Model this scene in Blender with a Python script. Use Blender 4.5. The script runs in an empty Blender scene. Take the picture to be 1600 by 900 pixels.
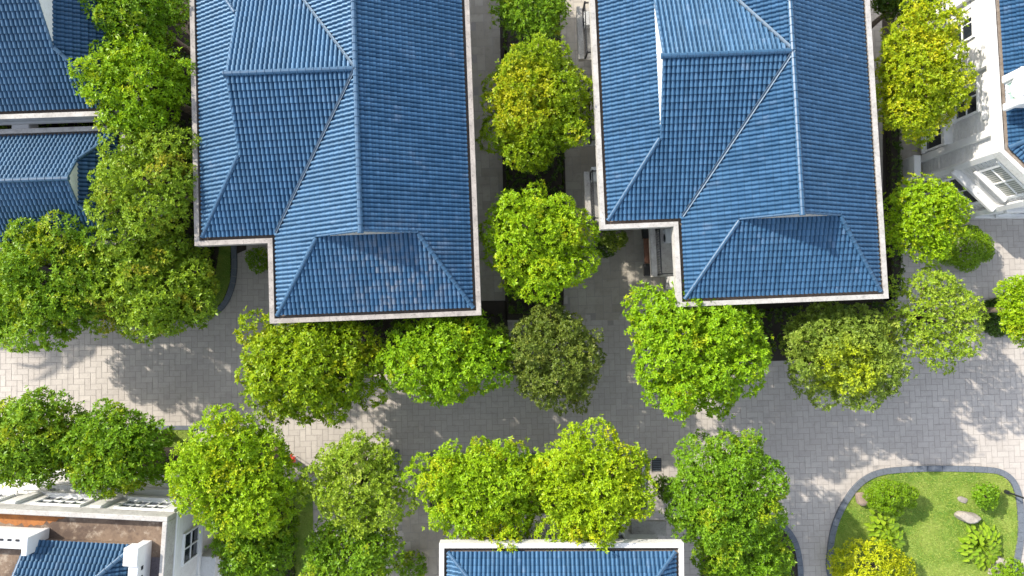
import bpy, bmesh, math, random
import numpy as np
from mathutils import Vector, Matrix

SC = bpy.context.scene
COL = SC.collection

# ------------------------------------------------------------------ camera, sky, sun, exposure
CAM_H = 45.0
TILT = math.radians(2.4)
FPX = 1600 * 24 / 36
cd = bpy.data.cameras.new('camera'); cam = bpy.data.objects.new('camera', cd); COL.objects.link(cam)
cd.lens = 24; cd.sensor_width = 36; cd.clip_start = 0.5; cd.clip_end = 2000
cam.location = (0, 0, CAM_H); cam.rotation_euler = (TILT, 0, 0)
SC.camera = cam

SUN_EL = math.radians(35.5)
SUN_AZ = math.radians(-56)          # clockwise from +Y
w = bpy.data.worlds.new('World'); SC.world = w; w.use_nodes = True
wn = w.node_tree.nodes; wl = w.node_tree.links
sky = wn.new('ShaderNodeTexSky'); sky.sky_type = 'NISHITA'; sky.sun_disc = False
sky.sun_elevation = SUN_EL; sky.sun_rotation = SUN_AZ % (2 * math.pi)
bg = wn['Background']; bg.inputs[1].default_value = 0.15
hs = wn.new('ShaderNodeHueSaturation'); hs.inputs['Saturation'].default_value = .45   # a hazy, milky sky
wl.new(sky.outputs[0], hs.inputs['Color']); wl.new(hs.outputs[0], bg.inputs[0])
sd = bpy.data.lights.new('sun', 'SUN'); sd.energy = 2.75; sd.angle = math.radians(0.8); sd.color = (1.0, 0.92, 0.79)
so = bpy.data.objects.new('sun', sd); COL.objects.link(so)
sdir = Vector((-math.sin(SUN_AZ) * math.cos(SUN_EL), -math.cos(SUN_AZ) * math.cos(SUN_EL), -math.sin(SUN_EL)))
so.rotation_euler = sdir.to_track_quat('-Z', 'Y').to_euler(); so.location = (-40, 40, 60)
vs = SC.view_settings
vs.view_transform = 'Standard'; vs.look = 'None'; vs.gamma = 1; vs.use_curve_mapping = False
vs.exposure = 1.46


def P(px, py, z=0.0):
    """where the photograph's pixel lies in the world at height z"""
    x = (px - 800) / FPX; y = -(py - 450) / FPX
    yy = y * math.cos(TILT) + math.sin(TILT); zz = y * math.sin(TILT) - math.cos(TILT)
    t = (CAM_H - z) / -zz
    return Vector((x * t, yy * t, z))


def scale_at(z):
    return (CAM_H - z) / FPX


# ------------------------------------------------------------------ mesh helpers
class MB:
    def __init__(s):
        s.v = []; s.f = []; s.uv = []; s.n = 0; s.hasuv = False

    def add(s, vs_, fs, uvs=None):
        o = len(s.v)
        s.v += [tuple(p) for p in vs_]
        s.f += [tuple(i + o for i in f) for f in fs]
        if uvs is not None:
            s.hasuv = True; s.uv += [tuple(u) for u in uvs]
        else:
            s.uv += [(0, 0)] * len(vs_)
        return s

    def box(s, a, b, M=None, bev=0.0):
        x0, x1 = sorted((a[0], b[0])); y0, y1 = sorted((a[1], b[1])); z0, z1 = sorted((a[2], b[2]))
        if bev > 0:
            c = min(bev, (x1 - x0) / 3, (y1 - y0) / 3, (z1 - z0) / 3)
            bm = bmesh.new(); r = bmesh.ops.create_cube(bm, size=1)
            for v in bm.verts:
                v.co = Vector(((x0 + x1) / 2 + v.co.x * (x1 - x0), (y0 + y1) / 2 + v.co.y * (y1 - y0), (z0 + z1) / 2 + v.co.z * (z1 - z0)))
            bmesh.ops.bevel(bm, geom=list(bm.edges), offset=c, segments=1, affect='EDGES', profile=0.5)
            vs_ = [v.co.copy() for v in bm.verts]; bm.verts.index_update()
            fs = [[v.index for v in f.verts] for f in bm.faces]; bm.free()
        else:
            vs_ = [Vector(p) for p in ((x0, y0, z0), (x1, y0, z0), (x1, y1, z0), (x0, y1, z0), (x0, y0, z1), (x1, y0, z1), (x1, y1, z1), (x0, y1, z1))]
            fs = [(0, 3, 2, 1), (4, 5, 6, 7), (0, 1, 5, 4), (1, 2, 6, 5), (2, 3, 7, 6), (3, 0, 4, 7)]
        if M is not None: vs_ = [M @ v for v in vs_]
        return s.add(vs_, fs)

    def prism(s, poly, z0, z1):
        n = len(poly)
        vs_ = [(p[0], p[1], z0) for p in poly] + [(p[0], p[1], z1) for p in poly]
        fs = [tuple(range(n - 1, -1, -1)), tuple(range(n, 2 * n))] + [(i, (i + 1) % n, n + (i + 1) % n, n + i) for i in range(n)]
        return s.add(vs_, fs)

    def ring(s, outer, inner, z0, z1, closed=True):
        n = len(outer)
        vs_ = [(p[0], p[1], z1) for p in outer] + [(p[0], p[1], z1) for p in inner] + [(p[0], p[1], z0) for p in outer] + [(p[0], p[1], z0) for p in inner]
        fs = []
        for i in range(n if closed else n - 1):
            j = (i + 1) % n
            fs += [(i, j, n + j, n + i), (2 * n + i, 2 * n + j, j, i), (n + i, n + j, 3 * n + j, 3 * n + i), (3 * n + i, 3 * n + j, 2 * n + j, 2 * n + i)]
        if not closed:
            fs += [(0, n, 3 * n, 2 * n), (n - 1, 2 * n - 1 + n * 0, 4 * n - 1, 3 * n - 1)]
        return s.add(vs_, fs)

    def tube(s, pts, rads, seg=8, caps=True):
        pts = [Vector(p) for p in pts]
        if not hasattr(rads, '__len__'): rads = [rads] * len(pts)
        vs_ = []; fs = []
        for i, p in enumerate(pts):
            d = (pts[min(i + 1, len(pts) - 1)] - pts[max(i - 1, 0)])
            if d.length < 1e-6: d = Vector((0, 0, 1))
            d.normalize()
            a = d.cross(Vector((0, 0, 1)))
            if a.length < 0.05: a = d.cross(Vector((1, 0, 0)))
            a.normalize(); b = a.cross(d).normalized()
            for k in range(seg):
                t = 2 * math.pi * k / seg
                vs_.append(p + (a * math.cos(t) + b * math.sin(t)) * rads[i])
        for i in range(len(pts) - 1):
            for k in range(seg):
                k2 = (k + 1) % seg
                fs.append((i * seg + k, i * seg + k2, (i + 1) * seg + k2, (i + 1) * seg + k))
        if caps:
            fs.append(tuple(range(seg - 1, -1, -1))); o = (len(pts) - 1) * seg
            fs.append(tuple(range(o, o + seg)))
        return s.add(vs_, fs)

    def build(s, name, mat, parent=None, smooth=False, loc=None):
        me = bpy.data.meshes.new(name)
        me.from_pydata(s.v, [], s.f)
        if s.hasuv:
            uvl = me.uv_layers.new(name='tile')
            idx = np.empty(len(me.loops), dtype=np.int32); me.loops.foreach_get('vertex_index', idx)
            uvl.data.foreach_set('uv', np.array(s.uv, dtype=np.float32)[idx].ravel())
        if smooth:
            me.polygons.foreach_set('use_smooth', [True] * len(me.polygons))
        me.materials.append(mat); me.update()
        o = bpy.data.objects.new(name, me); COL.objects.link(o)
        if parent is not None: o.parent = parent
        if loc is not None: o.location = loc
        return o


def tag(o, label=None, cat=None, group=None, kind=None):
    if label: o['label'] = label
    if cat: o['category'] = cat
    if group: o['group'] = group
    if kind: o['kind'] = kind
    return o


def empty(name, loc, rot=0.0, label=None, cat=None, group=None):
    o = bpy.data.objects.new(name, None); COL.objects.link(o)
    o.location = loc; o.rotation_euler = (0, 0, rot); o.empty_display_size = 0.3
    return tag(o, label, cat, group)


def copy_tree(o, parent=None):
    c = o.copy(); COL.objects.link(c); c.parent = parent
    for ch in list(o.children): copy_tree(ch, c)
    return c


def quad_mesh(name, V, mat, parent=None, loc=None):
    """V: (n,4,3) array of separate quads -> one mesh"""
    n = len(V)
    me = bpy.data.meshes.new(name)
    me.vertices.add(n * 4); me.loops.add(n * 4); me.polygons.add(n)
    me.vertices.foreach_set('co', np.ascontiguousarray(V, dtype=np.float32).ravel())
    me.loops.foreach_set('vertex_index', np.arange(n * 4, dtype=np.int32))
    me.polygons.foreach_set('loop_start', np.arange(0, n * 4, 4, dtype=np.int32))
    me.update(calc_edges=True)
    me.materials.append(mat)
    o = bpy.data.objects.new(name, me); COL.objects.link(o)
    if parent is not None: o.parent = parent
    if loc is not None: o.location = loc
    return o


# ------------------------------------------------------------------ materials
def nmat(name):
    m = bpy.data.materials.new(name); m.use_nodes = True
    nt = m.node_tree; nt.nodes.clear()
    out = nt.nodes.new('ShaderNodeOutputMaterial')
    b = nt.nodes.new('ShaderNodeBsdfPrincipled'); nt.links.new(b.outputs[0], out.inputs[0])
    return m, nt, b, out


def mixc(nt, fac, a, b, blend='MIX'):
    n = nt.nodes.new('ShaderNodeMix'); n.data_type = 'RGBA'; n.blend_type = blend
    for k, val in ((0, fac), (6, a), (7, b)):
        if hasattr(val, 'is_output'): nt.links.new(val, n.inputs[k])
        else: n.inputs[k].default_value = (val if k == 0 else (*val, 1))
    return n.outputs[2]


def noise(nt, scale, detail=4, rough=.6, vec=None, world=True):
    n = nt.nodes.new('ShaderNodeTexNoise'); n.inputs['Scale'].default_value = scale
    n.inputs['Detail'].default_value = detail; n.inputs['Roughness'].default_value = rough
    if vec is None:
        g = nt.nodes.new('ShaderNodeNewGeometry') if world else nt.nodes.new('ShaderNodeTexCoord')
        vec = g.outputs['Position'] if world else g.outputs['Object']
    nt.links.new(vec, n.inputs['Vector'])
    return n.outputs['Fac']


def ramp(nt, v, lo, hi):
    n = nt.nodes.new('ShaderNodeMapRange'); nt.links.new(v, n.inputs[0])
    n.inputs[1].default_value = lo; n.inputs[2].default_value = hi; n.clamp = True
    return n.outputs[0]


def math_n(nt, op, a, b=None):
    n = nt.nodes.new('ShaderNodeMath'); n.operation = op
    for k, val in enumerate((a, b)):
        if val is None: continue
        if hasattr(val, 'is_output'): nt.links.new(val, n.inputs[k])
        else: n.inputs[k].default_value = val
    return n.outputs[0]


def bump(nt, b, h, strength=.3, dist=.02):
    n = nt.nodes.new('ShaderNodeBump'); n.inputs['Strength'].default_value = strength; n.inputs['Distance'].default_value = dist
    nt.links.new(h, n.inputs['Height']); nt.links.new(n.outputs[0], b.inputs['Normal'])


def simple(name, col, rough=.6, metal=0, var=.15, scale=3.0, spec=.5):
    m, nt, b, _ = nmat(name)
    f = noise(nt, scale, 5, .65)
    c2 = tuple(c * (1 - var * 2) for c in col)
    nt.links.new(mixc(nt, ramp(nt, f, .4, .75), col, c2), b.inputs['Base Color'])
    b.inputs['Roughness'].default_value = rough; b.inputs['Metallic'].default_value = metal
    b.inputs['Specular IOR Level'].default_value = spec
    return m


def roof_mat(name, base, light, stain_amt):
    m, nt, b, _ = nmat(name)
    uv = nt.nodes.new('ShaderNodeUVMap'); uv.uv_map = 'tile'
    fl = nt.nodes.new('ShaderNodeVectorMath'); fl.operation = 'FLOOR'; nt.links.new(uv.outputs[0], fl.inputs[0])
    wn_ = nt.nodes.new('ShaderNodeTexWhiteNoise'); wn_.noise_dimensions = '2D'; nt.links.new(fl.outputs[0], wn_.inputs['Vector'])
    c = mixc(nt, wn_.outputs['Value'], base, light)
    # broad fading of whole areas, and single faded tiles in blotches
    big = noise(nt, .35, 3, .6)
    c = mixc(nt, math_n(nt, 'MULTIPLY', ramp(nt, big, .45, .75), .35), c, (light[0] * 1.25, light[1] * 1.12, light[2] * 1.02))
    blot = noise(nt, .9, 2, .5)
    sel = math_n(nt, 'MULTIPLY', ramp(nt, blot, .60, .72), ramp(nt, wn_.outputs['Value'], .55, .8))
    c = mixc(nt, math_n(nt, 'MULTIPLY', sel, stain_amt), c, (.30, .31, .36))
    # streaks where rain runs down the slope
    mp = nt.nodes.new('ShaderNodeMapping'); mp.inputs['Scale'].default_value = (.55, .07, 1); nt.links.new(uv.outputs[0], mp.inputs['Vector'])
    stk = noise(nt, 1.0, 4, .65, mp.outputs[0])
    c = mixc(nt, math_n(nt, 'MULTIPLY', ramp(nt, stk, .48, .68), .42), c, tuple(x * .55 for x in base))
    c = mixc(nt, math_n(nt, 'MULTIPLY', ramp(nt, stk, .50, .30), .30), c, tuple(x * 1.35 for x in light))
    # faded brownish patch on one lower hip, and course shadows painted dark at the tile overlaps
    gp = nt.nodes.new('ShaderNodeNewGeometry'); ds = nt.nodes.new('ShaderNodeVectorMath'); ds.operation = 'DISTANCE'
    nt.links.new(gp.outputs['Position'], ds.inputs[0]); ds.inputs[1].default_value = P(622, 432, 8.7)
    near = nt.nodes.new('ShaderNodeMapRange'); nt.links.new(ds.outputs['Value'], near.inputs[0])
    near.inputs[1].default_value = 1.2; near.inputs[2].default_value = 4.2; near.inputs[3].default_value = 1; near.inputs[4].default_value = 0
    pat = math_n(nt, 'MULTIPLY', near.outputs[0], ramp(nt, noise(nt, 2.2, 3, .6), .42, .62))
    pat = math_n(nt, 'MULTIPLY', pat, ramp(nt, wn_.outputs['Value'], .1, .6))
    c = mixc(nt, math_n(nt, 'MULTIPLY', pat, .42), c, (.205, .185, .17))
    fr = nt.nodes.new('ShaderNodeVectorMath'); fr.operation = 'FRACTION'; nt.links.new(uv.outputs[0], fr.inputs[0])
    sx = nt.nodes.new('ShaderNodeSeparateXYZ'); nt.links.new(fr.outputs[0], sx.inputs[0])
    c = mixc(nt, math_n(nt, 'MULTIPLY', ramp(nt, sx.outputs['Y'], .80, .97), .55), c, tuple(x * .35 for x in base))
    grime = noise(nt, 7, 5, .7)
    c = mixc(nt, math_n(nt, 'MULTIPLY', ramp(nt, grime, .5, .8), .35), c, (base[0] * .5, base[1] * .55, base[2] * .6))
    nt.links.new(c, b.inputs['Base Color'])
    nt.links.new(ramp_rough(nt, grime, .40, .58), b.inputs['Roughness'])
    b.inputs['Specular IOR Level'].default_value = .75; b.inputs['Specular Tint'].default_value = (.50, .76, 1, 1)
    return m


def ramp_rough(nt, v, a, b_):
    n = nt.nodes.new('ShaderNodeMapRange'); nt.links.new(v, n.inputs[0])
    n.inputs[1].default_value = .3; n.inputs[2].default_value = .7; n.inputs[3].default_value = a; n.inputs[4].default_value = b_
    return n.outputs[0]


def concrete_mat(name, clean, dirty, dark, amt=.5):
    m, nt, b, _ = nmat(name)
    n1 = noise(nt, 1.6, 6, .7); n2 = noise(nt, 9, 6, .75)
    c = mixc(nt, ramp(nt, n1, .5 - .35 * amt, .8 - .2 * amt), clean, dirty)
    c = mixc(nt, math_n(nt, 'MULTIPLY', ramp(nt, n2, .52, .68), .3 + amt * .6), c, dark)
    nt.links.new(c, b.inputs['Base Color']); b.inputs['Roughness'].default_value = .85
    bump(nt, b, n2, .35, .02)
    return m


def blotch_mat(name, mid, dark, pale):
    m, nt, b, _ = nmat(name)
    n1 = noise(nt, .75, 6, .68); n2 = noise(nt, 1.9, 6, .7); n3 = noise(nt, 8, 5, .75)
    c = mixc(nt, ramp(nt, n1, .40, .58), dark, mid)
    c = mixc(nt, math_n(nt, 'MULTIPLY', ramp(nt, n2, .54, .66), .8), c, pale)
    c = mixc(nt, math_n(nt, 'MULTIPLY', ramp(nt, n3, .50, .70), .55), c, dark)
    nt.links.new(c, b.inputs['Base Color']); b.inputs['Roughness'].default_value = .9
    bump(nt, b, n3, .4, .02)
    return m


def foliage_mat(name, a, b_, patch=None, amt=0.0, shine=.22, spot=None):
    m, nt, b, out = nmat(name)
    g = nt.nodes.new('ShaderNodeNewGeometry')
    rnd = g.outputs['Random Per Island']
    c = mixc(nt, rnd, a, b_)
    cl = noise(nt, .9, 3, .6)
    hue = ramp(nt, cl, .35, .68)
    c = mixc(nt, math_n(nt, 'MULTIPLY', hue, .55), c, tuple(.5 * (x + y) * k for x, y, k in zip(a, b_, (.62, .78, .8))))
    if patch is not None:
        pn = noise(nt, .55, 3, .6)
        th = .66 - amt * .3
        f = math_n(nt, 'MULTIPLY', ramp(nt, pn, th, th + .1), ramp(nt, rnd, .15, .5))
        c = mixc(nt, math_n(nt, 'MULTIPLY', f, .85), c, patch)
    if spot is not None:       # one limb whose leaves have turned
        gp = nt.nodes.new('ShaderNodeNewGeometry'); ds = nt.nodes.new('ShaderNodeVectorMath'); ds.operation = 'DISTANCE'
        nt.links.new(gp.outputs['Position'], ds.inputs[0]); ds.inputs[1].default_value = spot[0]
        nr = nt.nodes.new('ShaderNodeMapRange'); nt.links.new(ds.outputs['Value'], nr.inputs[0])
        nr.inputs[1].default_value = spot[1] * .6; nr.inputs[2].default_value = spot[1]; nr.inputs[3].default_value = 1; nr.inputs[4].default_value = 0
        c = mixc(nt, math_n(nt, 'MULTIPLY', math_n(nt, 'MULTIPLY', nr.outputs[0], ramp(nt, noise(nt, 1.4, 2, .5), .36, .5)), ramp(nt, rnd, 0, .5)), c, spot[2])
    nt.links.new(c, b.inputs['Base Color'])
    b.inputs['Roughness'].default_value = .42; b.inputs['Specular IOR Level'].default_value = shine
    tr = nt.nodes.new('ShaderNodeBsdfTranslucent')
    nt.links.new(mixc(nt, .5, c, (.35, .42, .01), 'MIX'), tr.inputs[0])
    mx = nt.nodes.new('ShaderNodeMixShader'); mx.inputs[0].default_value = .30
    nt.links.new(b.outputs[0], mx.inputs[1]); nt.links.new(tr.outputs[0], mx.inputs[2]); nt.links.new(mx.outputs[0], out.inputs[0])
    return m


def paver_mat(name, a, b_, stain):
    m, nt, b, _ = nmat(name)
    g = nt.nodes.new('ShaderNodeNewGeometry')
    c = mixc(nt, g.outputs['Random Per Island'], a, b_)
    n1 = noise(nt, .22, 4, .6); n2 = noise(nt, 2.6, 6, .75); n3 = noise(nt, 14, 4, .7)
    c = mixc(nt, math_n(nt, 'MULTIPLY', ramp(nt, n1, .42, .66), .6), c, tuple(x * .9 for x in stain))
    c = mixc(nt, math_n(nt, 'MULTIPLY', ramp(nt, n2, .50, .72), .45), c, tuple(x * .62 for x in stain))
    c = mixc(nt, math_n(nt, 'MULTIPLY', ramp(nt, n3, .5, .75), .2), c, tuple(x * .6 for x in a))
    nt.links.new(c, b.inputs['Base Color']); b.inputs['Roughness'].default_value = .85
    bump(nt, b, n3, .25, .01)
    return m


M = {}
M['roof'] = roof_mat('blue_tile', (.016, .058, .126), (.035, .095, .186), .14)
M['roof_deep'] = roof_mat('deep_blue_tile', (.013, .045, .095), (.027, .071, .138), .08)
M['cap'] = simple('ridge_tile', (.028, .086, .168), .45, var=.15, scale=4)
M['cap_deep'] = simple('deep_ridge_tile', (.032, .085, .155), .45, var=.15, scale=4)
M['flash'] = simple('valley_metal', (.17, .23, .30), .5, .2)
M['lip'] = concrete_mat('weathered_concrete', (.40, .365, .335), (.23, .21, .195), (.08, .07, .065), .8)
M['lip_clean'] = concrete_mat('pale_concrete', (.46, .445, .425), (.31, .295, .275), (.12, .11, .10), .65)
M['lip_white'] = concrete_mat('white_painted_concrete', (.62, .61, .59), (.50, .485, .46), (.20, .18, .165), .3)
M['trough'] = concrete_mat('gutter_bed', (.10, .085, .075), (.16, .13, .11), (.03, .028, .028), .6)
M['trough_brown'] = concrete_mat('gutter_bed_brown', (.30, .22, .16), (.16, .12, .09), (.05, .04, .035), .7)
M['wall'] = concrete_mat('white_render', (.68, .68, .675), (.60, .59, .575), (.44, .42, .40), .45)
M['trim'] = simple('white_trim', (.68, .68, .675), .5, var=.03)
M['soffit'] = simple('soffit_paint', (.60, .59, .57), .8, var=.05)
M['frame'] = simple('window_frame_paint', (.78, .79, .79), .4, var=.03)
M['dark'] = simple('dark_metal', (.035, .037, .042), .4, .4, var=.2)
M['slate'] = concrete_mat('dark_slate', (.13, .15, .18), (.10, .115, .14), (.05, .055, .065), .5)
M['soil'] = concrete_mat('soil', (.035, .026, .018), (.025, .02, .014), (.012, .010, .008), .5)
M['bark'] = concrete_mat('bark', (.16, .12, .09), (.10, .08, .06), (.04, .03, .025), .5)
M['wood'] = simple('brown_wood', (.17, .075, .045), .6, var=.25, scale=6)
M['rock_brown'] = concrete_mat('brown_rock', (.30, .23, .18), (.20, .155, .125), (.08, .065, .055), .6)
M['rock_pale'] = concrete_mat('pale_rock', (.36, .325, .29), (.24, .215, .19), (.11, .10, .09), .6)
M['ac'] = simple('appliance_paint', (.55, .56, .57), .5, var=.06)
M['stained'] = blotch_mat('stained_roof_concrete', (.19, .135, .095), (.085, .057, .043), (.36, .30, .235))
M['edge'] = concrete_mat('flaking_edge', (.34, .30, .26), (.20, .155, .12), (.06, .05, .042), .75)
M['rust'] = concrete_mat('rusty_stain', (.36, .14, .03), (.22, .08, .025), (.07, .04, .025), .7)
M['stained_dark'] = concrete_mat('black_stained_concrete', (.12, .10, .11), (.08, .07, .08), (.02, .02, .022), .7)
M['red'] = simple('red_petal', (.75, .06, .03), .6)

m, nt, b, _ = nmat('window_glass'); M['glass'] = m
b.inputs['Base Color'].default_value = (.018, .024, .03, 1); b.inputs['Roughness'].default_value = .06; b.inputs['Specular IOR Level'].default_value = .7
m, nt, b, _ = nmat('green_glass'); M['green_glass'] = m
b.inputs['Base Color'].default_value = (.32, .46, .40, 1); b.inputs['Roughness'].default_value = .1
m, nt, b, _ = nmat('curtained_glass'); M['curtain'] = m
wv = nt.nodes.new('ShaderNodeTexWave'); wv.inputs['Scale'].default_value = 3.2; wv.inputs['Distortion'].default_value = 1
tc = nt.nodes.new('ShaderNodeTexCoord'); nt.links.new(tc.outputs['Object'], wv.inputs['Vector'])
nt.links.new(mixc(nt, wv.outputs['Fac'], (.22, .23, .21), (.55, .54, .49)), b.inputs['Base Color']); b.inputs['Roughness'].default_value = .15

M['paver'] = paver_mat('road_paver', (.40, .367, .338), (.455, .42, .385), (.38, .345, .315))
M['slab'] = paver_mat('path_slab', (.30, .275, .235), (.40, .37, .32), (.26, .23, .19))
m, nt, b, _ = nmat('joint_sand'); M['joint'] = m
nj = noise(nt, 3, 5, .7)
nt.links.new(mixc(nt, nj, (.22, .205, .195), (.31, .285, .265)), b.inputs['Base Color']); b.inputs['Roughness'].default_value = .95
m, nt, b, _ = nmat('lawn_turf'); M['turf'] = m
n1 = noise(nt, .5, 4, .6); n2 = noise(nt, 6, 5, .7)
c = mixc(nt, ramp(nt, n1, .40, .60), (.095, .185, .016), (.215, .285, .045))
c = mixc(nt, math_n(nt, 'MULTIPLY', ramp(nt, n2, .45, .7), .5), c, (.11, .19, .012))
nt.links.new(c, b.inputs['Base Color']); b.inputs['Roughness'].default_value = .9
m, nt, b, out = nmat('grass_blade'); M['blade'] = m
g = nt.nodes.new('ShaderNodeNewGeometry')
c = mixc(nt, g.outputs['Random Per Island'], (.155, .25, .015), (.28, .33, .05))
n1 = noise(nt, .5, 4, .6)
c = mixc(nt, math_n(nt, 'MULTIPLY', ramp(nt, n1, .45, .62), .7), c, (.245, .295, .06))
nt.links.new(c, b.inputs['Base Color']); b.inputs['Roughness'].default_value = .6

FOL = {
    'bright': foliage_mat('leaf_bright_green', (0.156, 0.330, 0.007), (0.324, 0.492, 0.012), (0.456, 0.504, 0.012), .3),
    'lime': foliage_mat('leaf_lime', (0.194, 0.372, 0.007), (0.378, 0.522, 0.012), (0.475, 0.504, 0.012), .4),
    'citrus': foliage_mat('leaf_citrus', (0.227, 0.384, 0.007), (0.432, 0.546, 0.012), (0.540, 0.528, 0.012), .4),
    'yellowgreen': foliage_mat('leaf_yellow_green', (0.157, 0.288, 0.007), (0.356, 0.456, 0.012), (.42, .44, .012), .35),
    'turning': foliage_mat('leaf_turning', (.145, .265, .006), (.33, .42, .010), (.50, .42, .012), .1, spot=(P(808, 150, 8.0), 2.6, (.44, .44, .012))),
    'gold': foliage_mat('leaf_gold', (0.216, 0.336, 0.007), (0.454, 0.504, 0.012), (0.558, 0.528, 0.014), .55),
    'green': foliage_mat('leaf_green', (0.106, 0.237, 0.010), (0.225, 0.394, 0.015), (0.375, 0.450, 0.015), .4),
    'mid': foliage_mat('leaf_mid_green', (0.112, 0.247, 0.012), (0.257, 0.416, 0.021), (0.398, 0.442, 0.019), .4),
    'olive': foliage_mat('leaf_olive', (0.135, 0.215, 0.022), (0.306, 0.390, 0.055), (0.421, 0.468, 0.026), .2, spot=(P(1322, 578, 7.0), 2.2, (0.468, 0.559, 0.016))),
    'darkolive': foliage_mat('leaf_dark_olive', (.080, .130, .016), (.230, .275, .042), (0.353, 0.364, 0.070), .4),
    'pale': foliage_mat('leaf_pale_olive', (0.189, 0.310, 0.018), (0.378, 0.490, 0.035), (0.421, 0.481, 0.091), .3),
    'autumn': foliage_mat('leaf_autumn', (0.147, 0.267, 0.016), (0.351, 0.481, 0.029), (.42, .37, .03), .32),
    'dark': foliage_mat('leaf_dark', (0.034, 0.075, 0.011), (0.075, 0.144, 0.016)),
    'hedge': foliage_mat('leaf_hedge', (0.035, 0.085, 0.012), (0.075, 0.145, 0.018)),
    'topiary': foliage_mat('leaf_topiary', (0.135, 0.270, 0.008), (0.257, 0.405, 0.011)),
    'shrubyellow': foliage_mat('leaf_yellow_shrub', (0.384, 0.444, 0.010), (0.620, 0.620, 0.014), (0.300, 0.396, 0.012), .3),
    'broad': foliage_mat('leaf_broad', (0.168, 0.300, 0.012), (0.336, 0.456, 0.024)),
}

# ------------------------------------------------------------------ foliage
def norm(a):
    return a / np.maximum(np.linalg.norm(a, axis=-1, keepdims=True), 1e-9)


def rosettes(Pt, N, rng, L, W, k, e0=.15, e1=.75, fold=.12):
    n = len(Pt)
    ref = rng.normal(size=(n, 3)); t1 = norm(np.cross(N, ref)); t2 = np.cross(N, t1)
    a = (np.arange(k)[None, :] * 2 * np.pi / k + rng.uniform(0, 6.28, (n, 1)) + rng.normal(0, .28, (n, k)))[..., None]
    e = rng.uniform(e0, e1, (n, k))[..., None]
    d = np.cos(e) * (np.cos(a) * t1[:, None] + np.sin(a) * t2[:, None]) + np.sin(e) * N[:, None]
    s = norm(np.cross(np.broadcast_to(N[:, None], d.shape), d))
    up = np.cross(d, s)
    s = norm(s + up * rng.normal(0, .35, (n, k, 1)))
    l = (L * rng.uniform(.65, 1.2, (n, k)) * rng.uniform(.8, 1.15, (n, 1)))[..., None]
    wv_ = W * l / L
    b0 = Pt[:, None] + d * l * .06
    mid = b0 + d * l * .55
    q = np.stack([b0, mid + s * wv_ * .5 + up * l * fold, b0 + d * l - up * l * .05, mid - s * wv_ * .5 + up * l * fold], axis=2)
    return q.reshape(-1, 4, 3)


def lobe_points(lobes, spacing, rng, upmin=-.35, center=None):
    """points on the skin of a union of ellipsoids"""
    C = np.array([l[0] for l in lobes], float); R = np.array([l[1] for l in lobes], float)
    pts = []; nrm = []
    for c, r in zip(C, R):
        n = max(6, int(4 * np.pi * (r.prod() ** (2 / 3)) / spacing ** 2))
        i = np.arange(n) + .5
        ph = np.arccos(1 - 2 * i / n); th = np.pi * (1 + 5 ** .5) * i + rng.uniform(0, 6)
        u = np.stack([np.cos(th) * np.sin(ph), np.sin(th) * np.sin(ph), np.cos(ph)], 1)
        u = norm(u + rng.normal(0, .16, u.shape))
        p = c + u * r * rng.uniform(.86, 1.10, (n, 1))
        nn = norm(u / r)
        keep = u[:, 2] > upmin
        p, nn = p[keep], nn[keep]
        dd = (((p[:, None] - C[None]) / R[None]) ** 2).sum(-1)
        keep = dd.min(1) > .62
        pts.append(p[keep]); nrm.append(nn[keep])
    return np.concatenate(pts), np.concatenate(nrm)


def crown_lobes(rx, ry, rz, zc, rng, n, rough=.14):
    i = np.arange(n) + .5
    zz = 1 - 1.45 * i / n                      # from the top down to a bit below the equator
    th = np.pi * (1 + 5 ** .5) * i + rng.uniform(0, 6)
    rr = np.sqrt(np.maximum(0, 1 - zz ** 2))
    u = np.stack([rr * np.cos(th), rr * np.sin(th), zz], 1) + rng.normal(0, .11, (n, 3))
    u = u / np.maximum(1, np.linalg.norm(u, axis=1, keepdims=True))
    k = np.clip(rng.uniform(.70, .88, n) * (1 + rng.normal(0, rough * .7, n)), .45, .94)
    base = (rx * ry * rz) ** (1 / 3)
    lob = []
    f1, f2, f3 = rng.uniform(0, 6.28, 3); a1, a2, a3 = rng.uniform(.05, .12), rng.uniform(.04, .10), rng.uniform(.02, .07)
    for j in range(n):
        az = math.atan2(u[j, 1], u[j, 0]); flat = math.hypot(u[j, 0], u[j, 1])
        k[j] *= 1 + flat * (a1 * math.sin(2 * az + f1) + a2 * math.sin(3 * az + f2) + a3 * math.sin(5 * az + f3))
        r = base * rng.uniform(.135, .25)
        lob.append(((u[j, 0] * rx * k[j], u[j, 1] * ry * k[j], zc + u[j, 2] * rz * k[j]), (r, r, r * .85)))
    lob.append(((0, 0, zc - .1 * rz), (rx * .66, ry * .66, rz * .62)))
    return lob


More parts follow.
